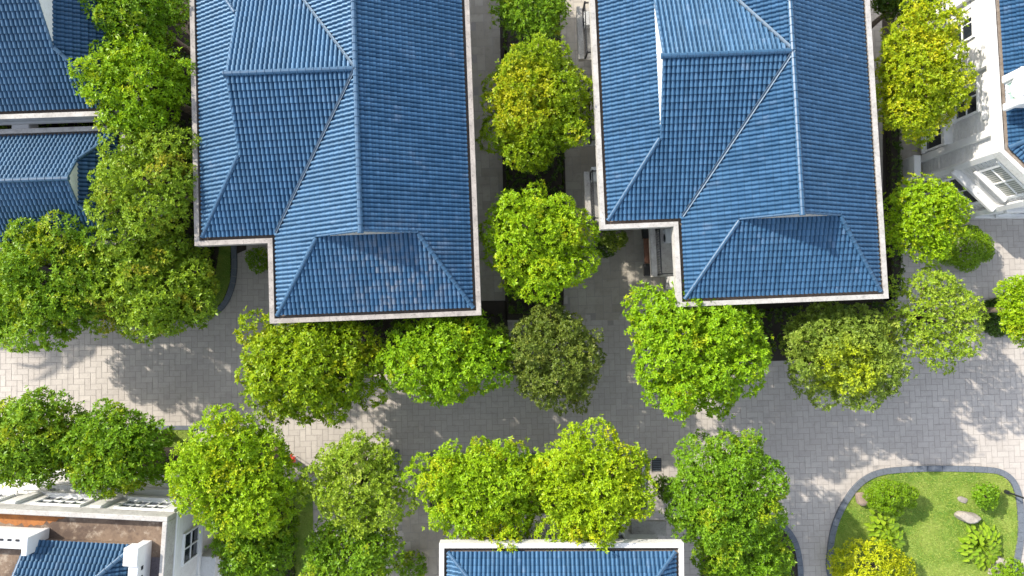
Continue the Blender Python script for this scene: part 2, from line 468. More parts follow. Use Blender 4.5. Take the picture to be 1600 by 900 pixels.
def make_tree(label, px, py, rxp, ryp, zc, style, seed, name='leafy_tree', group='garden trees', L=.30, sparse=False, cat='tree', spacing=.36, nl=34, rzk=.75, k=7, lean=(0, 0), extra=()):
    rng = np.random.default_rng(seed)
    L *= .73; spacing *= .75; nl = int(nl * 2.1)
    c = P(px, py, zc); s = scale_at(zc)
    rx, ry = rxp * s * 1.03, ryp * s * 1.03
    rz = rzk * (rx + ry) / 2
    rz = min(rz, zc - 1.2)
    bx, by = c.x + lean[0], c.y + lean[1]
    root = empty(name, (bx, by, 0), 0, label, cat, group)
    lob = crown_lobes(rx, ry, rz, zc, rng, nl, .24 if sparse else .15)
    for ex, ey, ez, er in extra:
        q = P(ex, ey, ez); er *= scale_at(ez); lob.insert(0, ((q.x - c.x, q.y - c.y, ez), (er, er, er * .8)))
    lob = [((l[0][0] - lean[0], l[0][1] - lean[1], l[0][2]), l[1]) for l in lob]
    if sparse: lob = [l_ for l_ in lob if l_[1][0] < .5 * rx]
    pts, nn = lobe_points(lob, spacing * (1.12 if sparse else 1), rng, -.5)
    N = norm(nn * .75 + np.array([-.12, .12, .7]) + rng.normal(0, .2, nn.shape))
    q = rosettes(pts, N, rng, L, L * .38, k + 2, .0, 1.15)
    # leaves inside the crown, at all angles
    m_ = int(len(pts) * (.25 if sparse else .5))
    idx = rng.integers(0, len(pts), m_)
    cc = np.array([-lean[0], -lean[1], zc])
    ip = cc + (pts[idx] - cc) * rng.uniform(.55, .93, (m_, 1))
    q2 = rosettes(ip, norm(rng.normal(size=(m_, 3)) + np.array([0, 0, .4])), rng, L * 1.05, L * .5, 5)
    # single twigs that break the outline
    t_ = int(len(pts) * .07); idx = rng.integers(0, len(pts), t_)
    q3 = rosettes(pts[idx] + nn[idx] * rng.uniform(.12, .42, (t_, 1)), N[idx], rng, L, L * .4, 6)
    quad_mesh('crown', np.concatenate([q, q2, q3]), FOL[style], root)
    mb = MB(); rt = .10 + .022 * (rx + ry)
    fork = Vector((-lean[0] * .6, -lean[1] * .6, max(1.4, zc - rz * .75)))
    mb.tube([(0, 0, -.05), (0, 0, .3), fork * .5 + Vector((rng.normal(0, .08), rng.normal(0, .08), 0)), fork], [rt * 1.5, rt * 1.1, rt * .95, rt * .8], 9)
    for j in range(0, len(lob), 5 if not sparse else 3):
        e = Vector(lob[j][0])
        midp = fork.lerp(e, .5) + Vector((rng.normal(0, .15), rng.normal(0, .15), .25))
        mb.tube([fork - Vector((0, 0, .1)), midp, e], [rt * .5, rt * .3, rt * .1], 6)
    mb.build('trunk', M['bark'], root, True)
    return root


def make_shrub(label, px, py, lobes, style, seed, name='shrub', cat='shrub', group=None, L=.10, W=.05, spacing=.13, k=6, z0=0.0, upmin=-.3):
    """lobes: (dx px, dy px, z, r px) about px,py"""
    rng = np.random.default_rng(seed)
    c = P(px, py, z0)
    root = empty(name, (c.x, c.y, z0), 0, label, cat, group)
    lob = []
    mb = MB()
    for dx, dy, z, r in lobes:
        q = P(px + dx, py + dy, z0 + z); rr = r * scale_at(z0 + z)
        lob.append(((q.x - c.x, q.y - c.y, z), (rr, rr, rr * .85)))
        e = Vector(lob[-1][0]); mb.tube([(0, 0, -.03), (e.x * .4, e.y * .4, e.z * .4), e], [.06, .045, .02], 6)
    pts, nn = lobe_points(lob, spacing, rng, upmin)
    pts[:, 2] = np.maximum(pts[:, 2], .04)
    N = norm(nn + np.array([0, 0, .3]) + rng.normal(0, .25, nn.shape))
    q = rosettes(pts, N, rng, L, W, k)
    m_ = len(pts) // 2; idx = rng.integers(0, len(pts), m_)
    C = np.array([l[0] for l in lob]); near = C[np.argmin(((pts[idx][:, None] - C[None]) ** 2).sum(-1), 1)]
    q2 = rosettes(near + (pts[idx] - near) * .75, norm(rng.normal(size=(m_, 3))), rng, L * 1.2, W * 1.3, 5)
    quad_mesh('foliage', np.concatenate([q, q2]), FOL[style], root)
    mb.build('stem', M['bark'], root, True)
    return root


def make_hedge(label, poly_px, h, style, seed, spacing=.2, L=.14, group=None, name='hedge', cat='hedge', uneven=.12, z0=0.0):
    """a clipped hedge over a ground polygon"""
    rng = np.random.default_rng(seed)
    pw = [P(x, y, z0) for x, y in poly_px]
    c = sum(pw, Vector((0, 0, 0))) / len(pw)
    poly = np.array([(p.x - c.x, p.y - c.y) for p in pw])
    root = empty(name, (c.x, c.y, z0), 0, label, cat, group)
    lo, hi = poly.min(0), poly.max(0)
    n = int((hi - lo).prod() / spacing ** 2)
    xy = rng.uniform(lo, hi, (n, 2))
    ins = np.zeros(n, bool); j = len(poly) - 1
    for i in range(len(poly)):
        a, b2 = poly[i], poly[j]
        hit = ((a[1] > xy[:, 1]) != (b2[1] > xy[:, 1])) & (xy[:, 0] < (b2[0] - a[0]) * (xy[:, 1] - a[1]) / (b2[1] - a[1] + 1e-12) + a[0])
        ins ^= hit; j = i
    xy = xy[ins]
    z = h * (1 + uneven * (np.sin(xy[:, 0] * 2.1 + seed) * np.cos(xy[:, 1] * 1.7)) + rng.normal(0, uneven * .35, len(xy)))
    top = np.column_stack([xy, z]); tn = np.tile([0, 0, 1.0], (len(top), 1))
    sp = [top]; sn = [tn]
    for i in range(len(poly)):
        a, b2 = poly[i], poly[(i + 1) % len(poly)]
        e = b2 - a; ln = np.linalg.norm(e)
        k_ = max(2, int(ln * h / spacing ** 2)); t = rng.random((k_, 1))
        p = a + e * t; nrm_ = np.array([e[1], -e[0]]) / max(ln, 1e-6)
        sp.append(np.column_stack([p, rng.uniform(.05, h, k_)])); sn.append(np.tile([nrm_[0], nrm_[1], .3], (k_, 1)))
    Pt = np.concatenate(sp); N = norm(np.concatenate(sn) + rng.normal(0, .35, (len(Pt), 3)))
    q = rosettes(Pt, N, rng, L, L * .5, 6)
    quad_mesh('foliage', q, FOL[style], root)
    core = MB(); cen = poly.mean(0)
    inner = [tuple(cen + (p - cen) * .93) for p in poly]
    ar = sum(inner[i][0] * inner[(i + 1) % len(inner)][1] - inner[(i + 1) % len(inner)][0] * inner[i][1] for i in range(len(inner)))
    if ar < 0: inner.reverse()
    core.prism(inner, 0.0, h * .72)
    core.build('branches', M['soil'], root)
    return root


# ------------------------------------------------------------------ roofs
TW, TH = .235, .36       # tile width and course height
TS = np.array([0, .10, .24, .42, .60, .76, .90]); TZ = np.array([-.035, -.010, .042, .060, .060, .042, -.010])


def tile_face(mb, poly, drop=True):
    """a convex roof face as real roll tiles, course over course"""
    poly = [Vector(p) for p in poly]
    n = Vector((0, 0, 0))
    for i in range(len(poly)):
        n += (poly[i] - poly[0]).cross(poly[(i + 1) % len(poly)] - poly[0])
    n.normalize()
    if n.z < 0: n = -n; poly = poly[::-1]
    v = (Vector((0, 0, 1)) - n * n.z).normalized(); u = v.cross(n).normalized()
    uo = [p.dot(u) for p in poly]; vo = [p.dot(v) for p in poly]
    zmin = 8.0
    # anchor the courses to the eave height so that pieces of one slope line up
    any_p = poly[0]; v_eave = any_p.dot(v) - (any_p.z - zmin) / v.z
    i0 = math.floor(min(uo) / TW); i1 = math.ceil(max(uo) / TW)
    j0 = math.floor((min(vo) - v_eave) / TH + 1e-4); j1 = math.ceil((max(vo) - v_eave) / TH - 1e-4)
    us = (np.arange(i0, i1)[:, None] + TS[None]).ravel() * TW
    hz = np.tile(TZ, i1 - i0)
    us = np.append(us, i1 * TW); hz = np.append(hz, 0)
    rows = []; lift = []
    for j in range(j0, j1):
        rows += [v_eave + j * TH, v_eave + (j + 1) * TH]; lift += [.080, .0]
    rows = np.array(rows); lift = np.array(lift)
    d = any_p.dot(n)
    U, V = np.meshgrid(us, rows); Hh = hz[None, :] + lift[:, None]
    rng = np.random.default_rng(int(abs(d) * 100) % 9999)
    jit = np.repeat(rng.normal(0, .004, (len(rows) // 2, 1, i1 - i0)), 2, axis=0).reshape(len(rows), i1 - i0)
    jit = np.repeat(jit, len(TS), axis=1); jit = np.concatenate([jit, jit[:, -1:]], 1)
    Hh = Hh + jit
    ua, va, na = np.array(u), np.array(v), np.array(n)
    X = U[..., None] * ua + V[..., None] * va + (d + Hh)[..., None] * na
    nr, nc = U.shape
    idx = np.arange(nr * nc).reshape(nr, nc)
    F = np.stack([idx[:-1, :-1], idx[:-1, 1:], idx[1:, 1:], idx[1:, :-1]], -1).reshape(-1, 4)
    me = bpy.data.meshes.new('t'); me.from_pydata(X.reshape(-1, 3).tolist(), [], F.tolist())
    bm = bmesh.new(); bm.from_mesh(me); bpy.data.meshes.remove(me)
    for i in range(len(poly)):
        a, b2 = poly[i], poly[(i + 1) % len(poly)]
        e = (b2 - a)
        if e.length < 1e-4: continue
        no = e.cross(n).normalized()
        bmesh.ops.bisect_plane(bm, geom=bm.verts[:] + bm.edges[:] + bm.faces[:], dist=1e-5, plane_co=a + no * .004, plane_no=no, clear_outer=True)
    bm.verts.index_update()
    vs_ = [q.co.copy() for q in bm.verts]
    fs = [[q.index for q in f.verts] for f in bm.faces]
    uvs = [(q.dot(u) / TW, (q.dot(v) - v_eave) / TH + 1e-3 + 57 * round(n.x, 1)) for q in vs_]
    bm.free()
    # thin deck below the tiles closes the slope
    mb.add(vs_, fs, uvs)


def ridge_cap(parent, a, b2, mat, r=.13, name='ridge_cap', step=.42):
    a, b2 = Vector(a), Vector(b2); L_ = (b2 - a).length; n = max(1, round(L_ / step))
    mb = MB()
    for i in range(n):
        p = a.lerp(b2, i / n); q = a.lerp(b2, min(1, (i + 1.12) / n))
        mb.tube([p, p.lerp(q, .12), p.lerp(q, .14), q], [r * 1.22, r * 1.22, r * 1.05, r * .95], 10)
    mb.build(name, mat, parent, False)


def valley(parent, a, b2, mat):
    a, b2 = Vector(a), Vector(b2)
    mb = MB(); d = (b2 - a).normalized(); s = d.cross(Vector((0, 0, 1))).normalized()
    for o_, z in ((-.10, .10), (.10, .10)):
        pass
    up = Vector((0, 0, .20))
    vs_ = [a - s * .07 + up * 1.1, a + up * .6, a + s * .07 + up * 1.1, b2 - s * .07 + up * 1.1, b2 + up * .6, b2 + s * .07 + up * 1.1]
    vs_ += [p - Vector((0, 0, .09)) for p in vs_]
    mb.add(vs_, [(0, 1, 4, 3), (1, 2, 5, 4), (6, 9, 10, 7), (7, 10, 11, 8), (0, 3, 9, 6), (2, 8, 11, 5), (0, 6, 7, 1), (1, 7, 8, 2), (3, 4, 10, 9), (4, 5, 11, 10)])
    mb.build('valley_flashing', mat, parent)


def offset_poly(poly, d):
    """inward offset of a CCW polygon"""
    n = len(poly); out = []
    for i in range(n):
        p0, p1, p2 = (Vector(poly[(i + k) % n][:2]) for k in (-1, 0, 1))
        e0 = (p1 - p0).normalized(); e1 = (p2 - p1).normalized()
        n0 = Vector((-e0.y, e0.x)); n1 = Vector((-e1.y, e1.x))
        m_ = (n0 + n1); m_ = m_ / max(m_.length_squared, .05) * 2
        out.append((p1.x + m_.x * d, p1.y + m_.y * d))
    return out


def gutter(parent, tile_poly, mat, trough_mat, over=.47, lipw=.26, z=8.0, bedz=-.22):
    """concrete gutter round the eaves: raised lip outside, dark bed inside"""
    outer = offset_poly(tile_poly, -over); inner = offset_poly(outer, lipw); bed_in = offset_poly(outer, over + .35)
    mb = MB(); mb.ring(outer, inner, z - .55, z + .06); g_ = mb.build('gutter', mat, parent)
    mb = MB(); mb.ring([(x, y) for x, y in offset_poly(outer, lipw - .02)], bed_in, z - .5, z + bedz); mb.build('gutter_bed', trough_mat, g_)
    mb = MB(); mb.ring(offset_poly(outer, .06), offset_poly(outer, 1.6), z - .66, z - .553); mb.build('soffit', M['soffit'], parent)
    return g_


def window(parent, pos, right, normal, w_, h_, cols=2, rows=2, pane='glass', fw=.09, depth=.12, sill=True, label=None):
    right = Vector(right).normalized(); nm = Vector(normal).normalized(); up = Vector((0, 0, 1))
    Mx = Matrix(((right.x, nm.x, up.x, pos[0]), (right.y, nm.y, up.y, pos[1]), (right.z, nm.z, up.z, pos[2]), (0, 0, 0, 1)))
    mb = MB(); hw, hh = w_ / 2, h_ / 2
    mb.box((-hw - fw, -.02, hh), (hw + fw, depth, hh + fw), Mx); mb.box((-hw - fw, -.02, -hh - fw), (hw + fw, depth, -hh), Mx)
    mb.box((-hw - fw, -.02, -hh), (-hw, depth, hh), Mx); mb.box((hw, -.02, -hh), (hw + fw, depth, hh), Mx)
    for i in range(1, cols):
        x = -hw + w_ * i / cols; mb.box((x - .035, -.01, -hh), (x + .035, depth * .8, hh), Mx)
    for i in range(1, rows):
        z = -hh + h_ * i / rows; mb.box((-hw, -.01, z - .033), (hw, depth * .75, z + .033), Mx)
    f = mb.build('window', M['frame'], parent)
    if label: f['label'] = label
    mb = MB(); mb.box((-hw, -.05, -hh), (hw, .04, hh), Mx); mb.build('pane', M[pane], f)
    if sill:
        mb = MB(); mb.box((-hw - .2, -.02, -hh - fw - .12), (hw + .2, .28, -hh - fw - .003), Mx); mb.build('sill', M['trim'], f)
    return f


# ------------------------------------------------------------------ ground, road, paths
mb = MB(); mb.add([(-400, -400, 0), (400, -400, 0), (400, 400, 0), (-400, 400, 0)], [(0, 1, 2, 3)])
tag(mb.build('ground', M['joint']), kind='structure')


def inside(poly, x, y):
    r = False; j = len(poly) - 1
    for i in range(len(poly)):
        if (poly[i][1] > y) != (poly[j][1] > y) and x < (poly[j][0] - poly[i][0]) * (y - poly[i][1]) / (poly[j][1] - poly[i][1]) + poly[i][0]: r = not r
        j = i
    return r


def herringbone(name, mat, cell, x0, x1, y0, y1, rot, z, gap, keep):
    rng = np.random.default_rng(5)
    ca, sa = math.cos(rot), math.sin(rot); Q = []
    R = 1.15 * max(abs(x0), abs(x1), abs(y0), abs(y1)); K = int(R / cell)
    for i in range(-K, K):
        for j in range(-K, K):
            c = (i - j) % 4
            if c == 0: w_, h_ = 2, 1
            elif c == 3: w_, h_ = 1, 2
            else: continue
            cx, cy = (i + w_ / 2) * cell, (j + h_ / 2) * cell
            wx, wy = cx * ca - cy * sa, cx * sa + cy * ca
            if not (x0 < wx < x1 and y0 < wy < y1) or not keep(wx, wy): continue
            hx, hy = w_ * cell / 2 - gap / 2, h_ * cell / 2 - gap / 2
            t1, t2 = rng.normal(0, .0016, 2)
            Q.append([(wx + a * hx * ca - b_ * hy * sa, wy + a * hx * sa + b_ * hy * ca, z + a * t1 + b_ * t2) for a, b_ in ((-1, -1), (1, -1), (1, 1), (-1, 1))])
    return quad_mesh(name, np.array(Q), mat)


path_polys = [[P(*p) for p in q] for q in (
    [(735, -60), (780, -60), (795, 520), (735, 520)],
    [(868, -60), (960, -60), (1075, 330), (1085, 455), (1010, 455), (960, 500), (888, 500)],
    [(1390, -60), (1450, -60), (1450, 300), (1390, 300)],
    [(655, 730), (700, 700), (700, 930), (600, 930)],
)]
onpath = lambda x, y: any(inside(q, x, y) for q in path_polys)
tag(herringbone('road', M['paver'], .37, -46, 46, -30, 30, math.radians(1.5), .012, .022, lambda x, y: not onpath(x, y)), kind='structure')
tag(herringbone('path', M['slab'], .55, -46, 46, -30, 30, math.radians(2.3), .012, .03, onpath), kind='structure')


def smooth_line(pts, n=6, closed=False):
    out = []; N_ = len(pts)
    rngi = range(N_ if closed else N_ - 1)
    for i in rngi:
        g = lambda k: Vector(pts[k % N_]) if closed else Vector(pts[min(max(k, 0), N_ - 1)])
        p0, p1, p2, p3 = g(i - 1), g(i), g(i + 1), g(i + 2)
        for t in np.linspace(0, 1, n, endpoint=False):
            out.append(.5 * ((2 * p1) + (p2 - p0) * t + (2 * p0 - 5 * p1 + 4 * p2 - p3) * t * t + (3 * p1 - p0 - 3 * p2 + p3) * t ** 3))
    if not closed: out.append(Vector(pts[-1]))
    return out


def kerb(label, pts_px, width, h, closed=False, n=6, name='kerb', mat='slate'):
    pts = smooth_line([P(x, y) for x, y in pts_px], n, closed)
    off = []
    for i, p in enumerate(pts):
        a = pts[i - 1] if (i or closed) else p; c = pts[(i + 1) % len(pts)] if (closed or i < len(pts) - 1) else p
        d = (c - a).normalized(); off.append(Vector((-d.y, d.x, 0)))
    mb = MB()
    # stones butted end to end with a fine joint
    k = 0; step = 2
    for i in range(0, len(pts) - (0 if closed else 1), step):
        seg = [(i + t) % len(pts) for t in range(step + 1)] if closed else list(range(i, min(i + step, len(pts) - 1) + 1))
        A = []; B = []
        for q, s in enumerate(seg):
            p = pts[s]
            if q == 0: p = p.lerp(pts[seg[1]], .03)
            if q == len(seg) - 1: p = p.lerp(pts[seg[-2]], .03)
            A.append(p + off[s] * width / 2); B.append(p - off[s] * width / 2)
        mb.ring([(p.x, p.y) for p in A], [(p.x, p.y) for p in B], -.02, h, closed=False)
    o = mb.build(name, M[mat])
    bm = bmesh.new(); bm.from_mesh(o.data); bmesh.ops.recalc_face_normals(bm, faces=bm.faces); bm.to_mesh(o.data); bm.free()
    return tag(o, label, 'kerb')


def bed(name, pts_px, mat, z, smooth=False, kind='structure'):
    pts = [P(x, y) for x, y in pts_px]
    if smooth: pts = smooth_line(pts, 6, True)
    ar = sum(pts[i].x * pts[(i + 1) % len(pts)].y - pts[(i + 1) % len(pts)].x * pts[i].y for i in range(len(pts)))
    if ar < 0: pts.reverse()
    mb = MB(); mb.prism([(p.x, p.y) for p in pts], -.02, z)
    return tag(mb.build(name, M[mat]), kind=kind)


def blades(name, pts_px, z, dens, seed, mat='blade', hgt=.07, smooth=True):
    pts = [P(x, y) for x, y in pts_px]
    if smooth: pts = smooth_line(pts, 6, True)
    poly = [(p.x, p.y) for p in pts]; a = np.array(poly); lo, hi = a.min(0), a.max(0)
    rng = np.random.default_rng(seed); n = int((hi - lo).prod() * dens)
    xy = [p for p in rng.uniform(lo, hi, (n, 2)) if inside(poly, p[0], p[1])]
    xy = np.array(xy); n = len(xy); th = rng.uniform(0, 6.28, n); ln = rng.uniform(.5, 1.3, n) * hgt
    d = np.column_stack([np.cos(th), np.sin(th)]); s = np.column_stack([-d[:, 1], d[:, 0]]) * .012
    lean_ = d * (ln * rng.uniform(.3, 1.4, n))[:, None]
    b0 = np.column_stack([xy - s, np.full(n, z)]); b1 = np.column_stack([xy + s, np.full(n, z)])
    t0 = np.column_stack([xy + lean_ - s * .3, z + ln]); t1 = np.column_stack([xy + lean_ + s * .3, z + ln])
    return tag(quad_mesh(name, np.stack([b0, b1, t1, t0], 1), M[mat]), 'short green lawn grass', 'grass', kind='stuff')


# ------------------------------------------------------------------ the two large blue-roofed villas
ZE = 8.0


def caps(roof, segs, mat, r=.13):
    for a, b_ in segs: ridge_cap(roof, a, b_, mat, r * .88)


def villa(loc, rot, label):
    root = empty('villa', (loc[0], loc[1], 0), rot, label, 'house', 'large villas with blue tiled roofs')
    hw = 5.25; W0 = 4.38; half = 7.8; N_ = 25.0; ww = -9.22
    zr = ZE + hw * .58; gy = 4.0; gh = 2.65; zg = ZE + (hw - gh) * .58
    ry = W0 + half; ws = (zr - ZE) / half
    gx = -6.5; zgw = ZE + 1.56; gwh = (zr - zgw) / ws; W1 = W0 + 2 * half
    R = MB()
    T = lambda *p: tile_face(R, p)
    # east slope
    T((hw, 0, ZE), (hw, gy, ZE), (gh, gy, zg))
    T((hw, gy, ZE), (hw, N_, ZE), (0, N_ - hw, zr), (0, gy - .04, zr), (gh, gy - .04, zg))
    # west slope beside the wing
    T((-hw, 0, ZE), (-gh, gy, zg), (-hw, gy, ZE))
    T((-hw, gy, ZE), (-gh, gy - .04, zg), (0, gy - .04, zr), (0, ry, zr), (-hw, W0, ZE))
    T((0, ry, zr), (0, N_ - hw, zr), (-hw, N_, ZE), (-hw, W1, ZE))
    # front and back hips
    T((-hw, 0, ZE), (hw, 0, ZE), (gh, gy + .1, zg + .1 * (zg - ZE) / gy), (-gh, gy + .1, zg + .1 * (zg - ZE) / gy))
    T((hw, N_, ZE), (-hw, N_, ZE), (0, N_ - hw, zr))
    # wing
    y0, y1 = ry - gwh, ry + gwh
    T((ww, W0, ZE), (gx, W0, ZE), (gx, y0, zgw))
    T((gx - .04, W0, ZE), (-hw, W0, ZE), (0, ry, zr), (gx - .04, ry, zr), (gx - .04, y0, zgw))
    T((ww, W1, ZE), (gx, W1, ZE), (gx, y1, zgw))
    T((gx - .04, W1, ZE), (-hw, W1, ZE), (0, ry, zr), (gx - .04, ry, zr), (gx - .04, y1, zgw))
    T((ww, W1, ZE), (ww, W0, ZE), (gx + .1, y0, zgw + .05), (gx + .1, y1, zgw + .05))
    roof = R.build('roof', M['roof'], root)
    u = .05
    caps(roof, [((0, gy - .15, zr + u), (0, N_ - hw, zr + u)), ((gx - .15, ry, zr + u), (-.1, ry, zr + u))], M['cap'], .15)
    caps(roof, [((hw + .05, -.05, ZE + u), (gh, gy - .1, zg + u)), ((-hw - .05, -.05, ZE + u), (-gh, gy - .1, zg + u)),
                ((ww - .05, W0, ZE + u), (gx - .1, y0, zgw + u)), ((ww - .05, W1, ZE + u), (gx - .1, y1, zgw + u)),
                ((hw, N_, ZE + u), (0, N_ - hw, zr + u)), ((-hw, N_, ZE + u), (0, N_ - hw, zr + u))], M['cap'], .12)
    for a, b_ in (((gh, gy - .02, zg + .04), (0, gy - .02, zr + .04)), ((-gh, gy - .02, zg + .04), (0, gy - .02, zr + .04)),
                  ((gx - .02, y0, zgw + .04), (gx - .02, ry, zr + .04)), ((gx - .02, y1, zgw + .04), (gx - .02, ry, zr + .04))):
        ridge_cap(roof, a, b_, M['cap'], .06, 'verge_cap')
    valley(roof, (0, ry, zr), (-hw, W0 + .05, ZE), M['flash']); valley(roof, (0, ry, zr), (-hw, W1 - .05, ZE), M['flash'])
    # plastered gable walls
    g_ = MB(); g_.add([(-gh, gy - .03, zg - .1), (gh, gy - .03, zg - .1), (0, gy - .03, zr - .05), (-gh, gy + .3, zg - .1), (gh, gy + .3, zg - .1), (0, gy + .3, zr - .05)],
                      [(0, 1, 2), (5, 4, 3), (0, 3, 4, 1), (1, 4, 5, 2), (2, 5, 3, 0)])
    g_.build('gable_wall', M['lip_clean'], root)
    g_ = MB(); g_.add([(gx - .03, y1, zgw - .1), (gx - .03, y0, zgw - .1), (gx - .03, ry, zr - .05), (gx + .3, y1, zgw - .1), (gx + .3, y0, zgw - .1), (gx + .3, ry, zr - .05)],
                      [(0, 1, 2), (5, 4, 3), (0, 3, 4, 1), (1, 4, 5, 2), (2, 5, 3, 0)])
    g_.build('gable_wall', M['wall'], root)
    plan = [(-hw, 0), (hw, 0), (hw, N_), (-hw, N_), (-hw, W1), (ww, W1), (ww, W0), (-hw, W0)]
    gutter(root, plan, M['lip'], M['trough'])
    wp = offset_poly(plan, .75)
    mb = MB(); mb.prism(wp, 0, 7.4); mb.build('wall', M['wall'], root)
    for zz in (1.9, 5.3):
        for x in (-2.6, 2.2): window(root, (x, .75, zz), (1, 0, 0), (0, -1, 0), 1.7, 1.7)
        for y in (4, 9, 14, 19): window(root, (hw - .75, y, zz), (0, -1, 0), (1, 0, 0), 1.5, 1.7)
        for y in (6.5, 16.8): window(root, (ww + .75, y, zz), (0, 1, 0), (-1, 0, 0), 1.6, 1.7)
    mb = MB(); mb.box((-3.5, W0 + .53, 0), (-2.4, W0 + .76, 2.3)); 
    # balconies on the west side
    for yb, lb in ((W0 + 1.9, 3.0), (W0 + 6.6, 3.2), (W0 + 11.8, 3.2)):
        balcony(root, (ww + .75, yb, 4.6), (0, 1, 0), (-1, 0, 0), lb, 1.62)
    balcony(root, (-hw + .75, W0 - 1.55, 4.6), (0, 1, 0), (-1, 0, 0), 2.9, 1.85)
    return root


def balcony(parent, pos, right, normal, length, depth_):
    right = Vector(right); nm = Vector(normal)
    Mx = Matrix(((right.x, nm.x, 0, pos[0]), (right.y, nm.y, 0, pos[1]), (right.z, nm.z, 1, pos[2]), (0, 0, 0, 1)))
    mb = MB(); mb.box((-length / 2, -.02, -.2), (length / 2, depth_, 0), Mx); mb.box((-length / 2, depth_ - .32, .002), (length / 2, depth_ - .002, .22), Mx)
    b_ = mb.build('balcony', M['lip_clean'], parent)
    mb = MB(); y = depth_ - .42; x = length / 2 - .12
    mb.box((-x, y - .03, .85), (x, y + .03, .92), Mx)
    mb.box((-x - .03, 0, .85), (-x + .03, y - .032, .92), Mx); mb.box((x - .03, 0, .85), (x + .03, y - .032, .92), Mx)
    n = int(length / .16)
    for i in range(n + 1):
        xx = -x + 2 * x * i / n; mb.box((xx - .012, y - .012, 0), (xx + .012, y + .012, .85), Mx)
    for sx in (-x, x): mb.box((sx - .05, y - .05, 0), (sx + .05, y + .05, 1.02), Mx)
    mb.build('railing', M['dark'], b_)


villa_a = villa((-7.40, .32), math.radians(2.3), 'large villa with blue tiled roof and grey weathered gutter, left of the narrow garden strip')
villa_b = copy_tree(villa_a); villa_b.location = (14.66, 1.22, 0)
villa_b['label'] = 'large villa with blue tiled roof and pale gutter, right of the narrow garden strip'
for ch in villa_b.children_recursive:
    if ch.name.startswith('gutter') and not ch.name.startswith('gutter_bed'):
        ch.data = ch.data.copy(); ch.data.materials[0] = M['lip_clean']
    if ch.name.startswith('gutter_bed'):
        ch.data = ch.data.copy(); ch.data.materials[0] = M['trough_brown']


# ------------------------------------------------------------------ smaller hipped houses
def hip_house(loc, rot, label, L_, W_, rise, gab, roofm, capm, lipm, wall_in=.25, hipx=None, wind=True, east_open=True):
    """ridge along local x; east end (and west) a small gable over a hip. loc = centre"""
    root = empty('house', (loc[0], loc[1], 0), rot, label, 'house')
    zr = ZE + rise; sl = rise / W_
    hx = hipx if hipx else W_
    R = MB(); T = lambda *p: tile_face(R, p)
    u = .05
    if gab > 0:
        gx = L_ - hx; gxx = gx + .04; zg = zr - gab * sl
        for s in (-1, 1):
            T((-gxx, s * W_, ZE), (gxx, s * W_, ZE), (gxx, 0, zr), (-gxx, 0, zr))
            for e in (-1, 1): T((e * gx, s * W_, ZE), (e * L_, s * W_, ZE), (e * gx, s * gab, zg))
        for e in (-1, 1): T((e * L_, -W_, ZE), (e * L_, W_, ZE), (e * (gx - .1), gab, zg + .04), (e * (gx - .1), -gab, zg + .04))
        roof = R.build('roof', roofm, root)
        caps(roof, [((-gx - .15, 0, zr + u), (gx + .15, 0, zr + u))], capm, .15)
        for e in (-1, 1):
            for s in (-1, 1):
                caps(roof, [((e * L_, s * W_, ZE + u), (e * (gx + .1), s * gab, zg + u))], capm, .12)
                ridge_cap(roof, (e * (gx + .02), s * gab, zg + .04), (e * (gx + .02), 0, zr + .04), capm, .06, 'verge_cap')
            a, b_ = e * (gx + .03), e * (gx - .3)
            g_ = MB(); g_.add([(a, -gab, zg - .1), (a, gab, zg - .1), (a, 0, zr - .05), (b_, -gab, zg - .1), (b_, gab, zg - .1), (b_, 0, zr - .05)],
                              [(0, 1, 2), (5, 4, 3), (0, 3, 4, 1), (1, 4, 5, 2), (2, 5, 3, 0)] if e > 0 else [(2, 1, 0), (3, 4, 5), (1, 4, 3, 0), (2, 5, 4, 1), (0, 3, 5, 2)])
            g_.build('gable_wall', M['wall'], root)
    else:
        gx = L_ - W_
        for s in (-1, 1): T((-L_, s * W_, ZE), (L_, s * W_, ZE), (gx, 0, zr), (-gx, 0, zr))
        for e in (-1, 1): T((e * L_, -W_, ZE), (e * L_, W_, ZE), (e * gx, 0, zr))
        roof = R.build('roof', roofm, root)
        caps(roof, [((-gx, 0, zr + u), (gx, 0, zr + u))], capm, .15)
        for e in (-1, 1):
            for s in (-1, 1): caps(roof, [((e * L_, s * W_, ZE + u), (e * gx, 0, zr + u))], capm, .12)
    plan = [(-L_, -W_), (L_, -W_), (L_, W_), (-L_, W_)]
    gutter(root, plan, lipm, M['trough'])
    mb = MB(); mb.prism(offset_poly(plan, wall_in), 0, 7.4); mb.build('wall', M['wall'], root)
    if wind:
        n = max(1, int(L_ / 2.6))
        for zz in (1.9, 5.4):
            for i in range(n):
                x = -L_ + 2 * L_ * (i + .5) / n
                window(root, (x, -W_ + wall_in, zz), (1, 0, 0), (0, -1, 0), 1.5, 1.6); window(root, (x, W_ - wall_in, zz), (-1, 0, 0), (0, 1, 0), 1.5, 1.6)
            for y in (-W_ / 2, W_ / 2):
                window(root, (L_ - wall_in, y, zz), (0, 1, 0), (1, 0, 0), 1.4, 1.6)
    return root


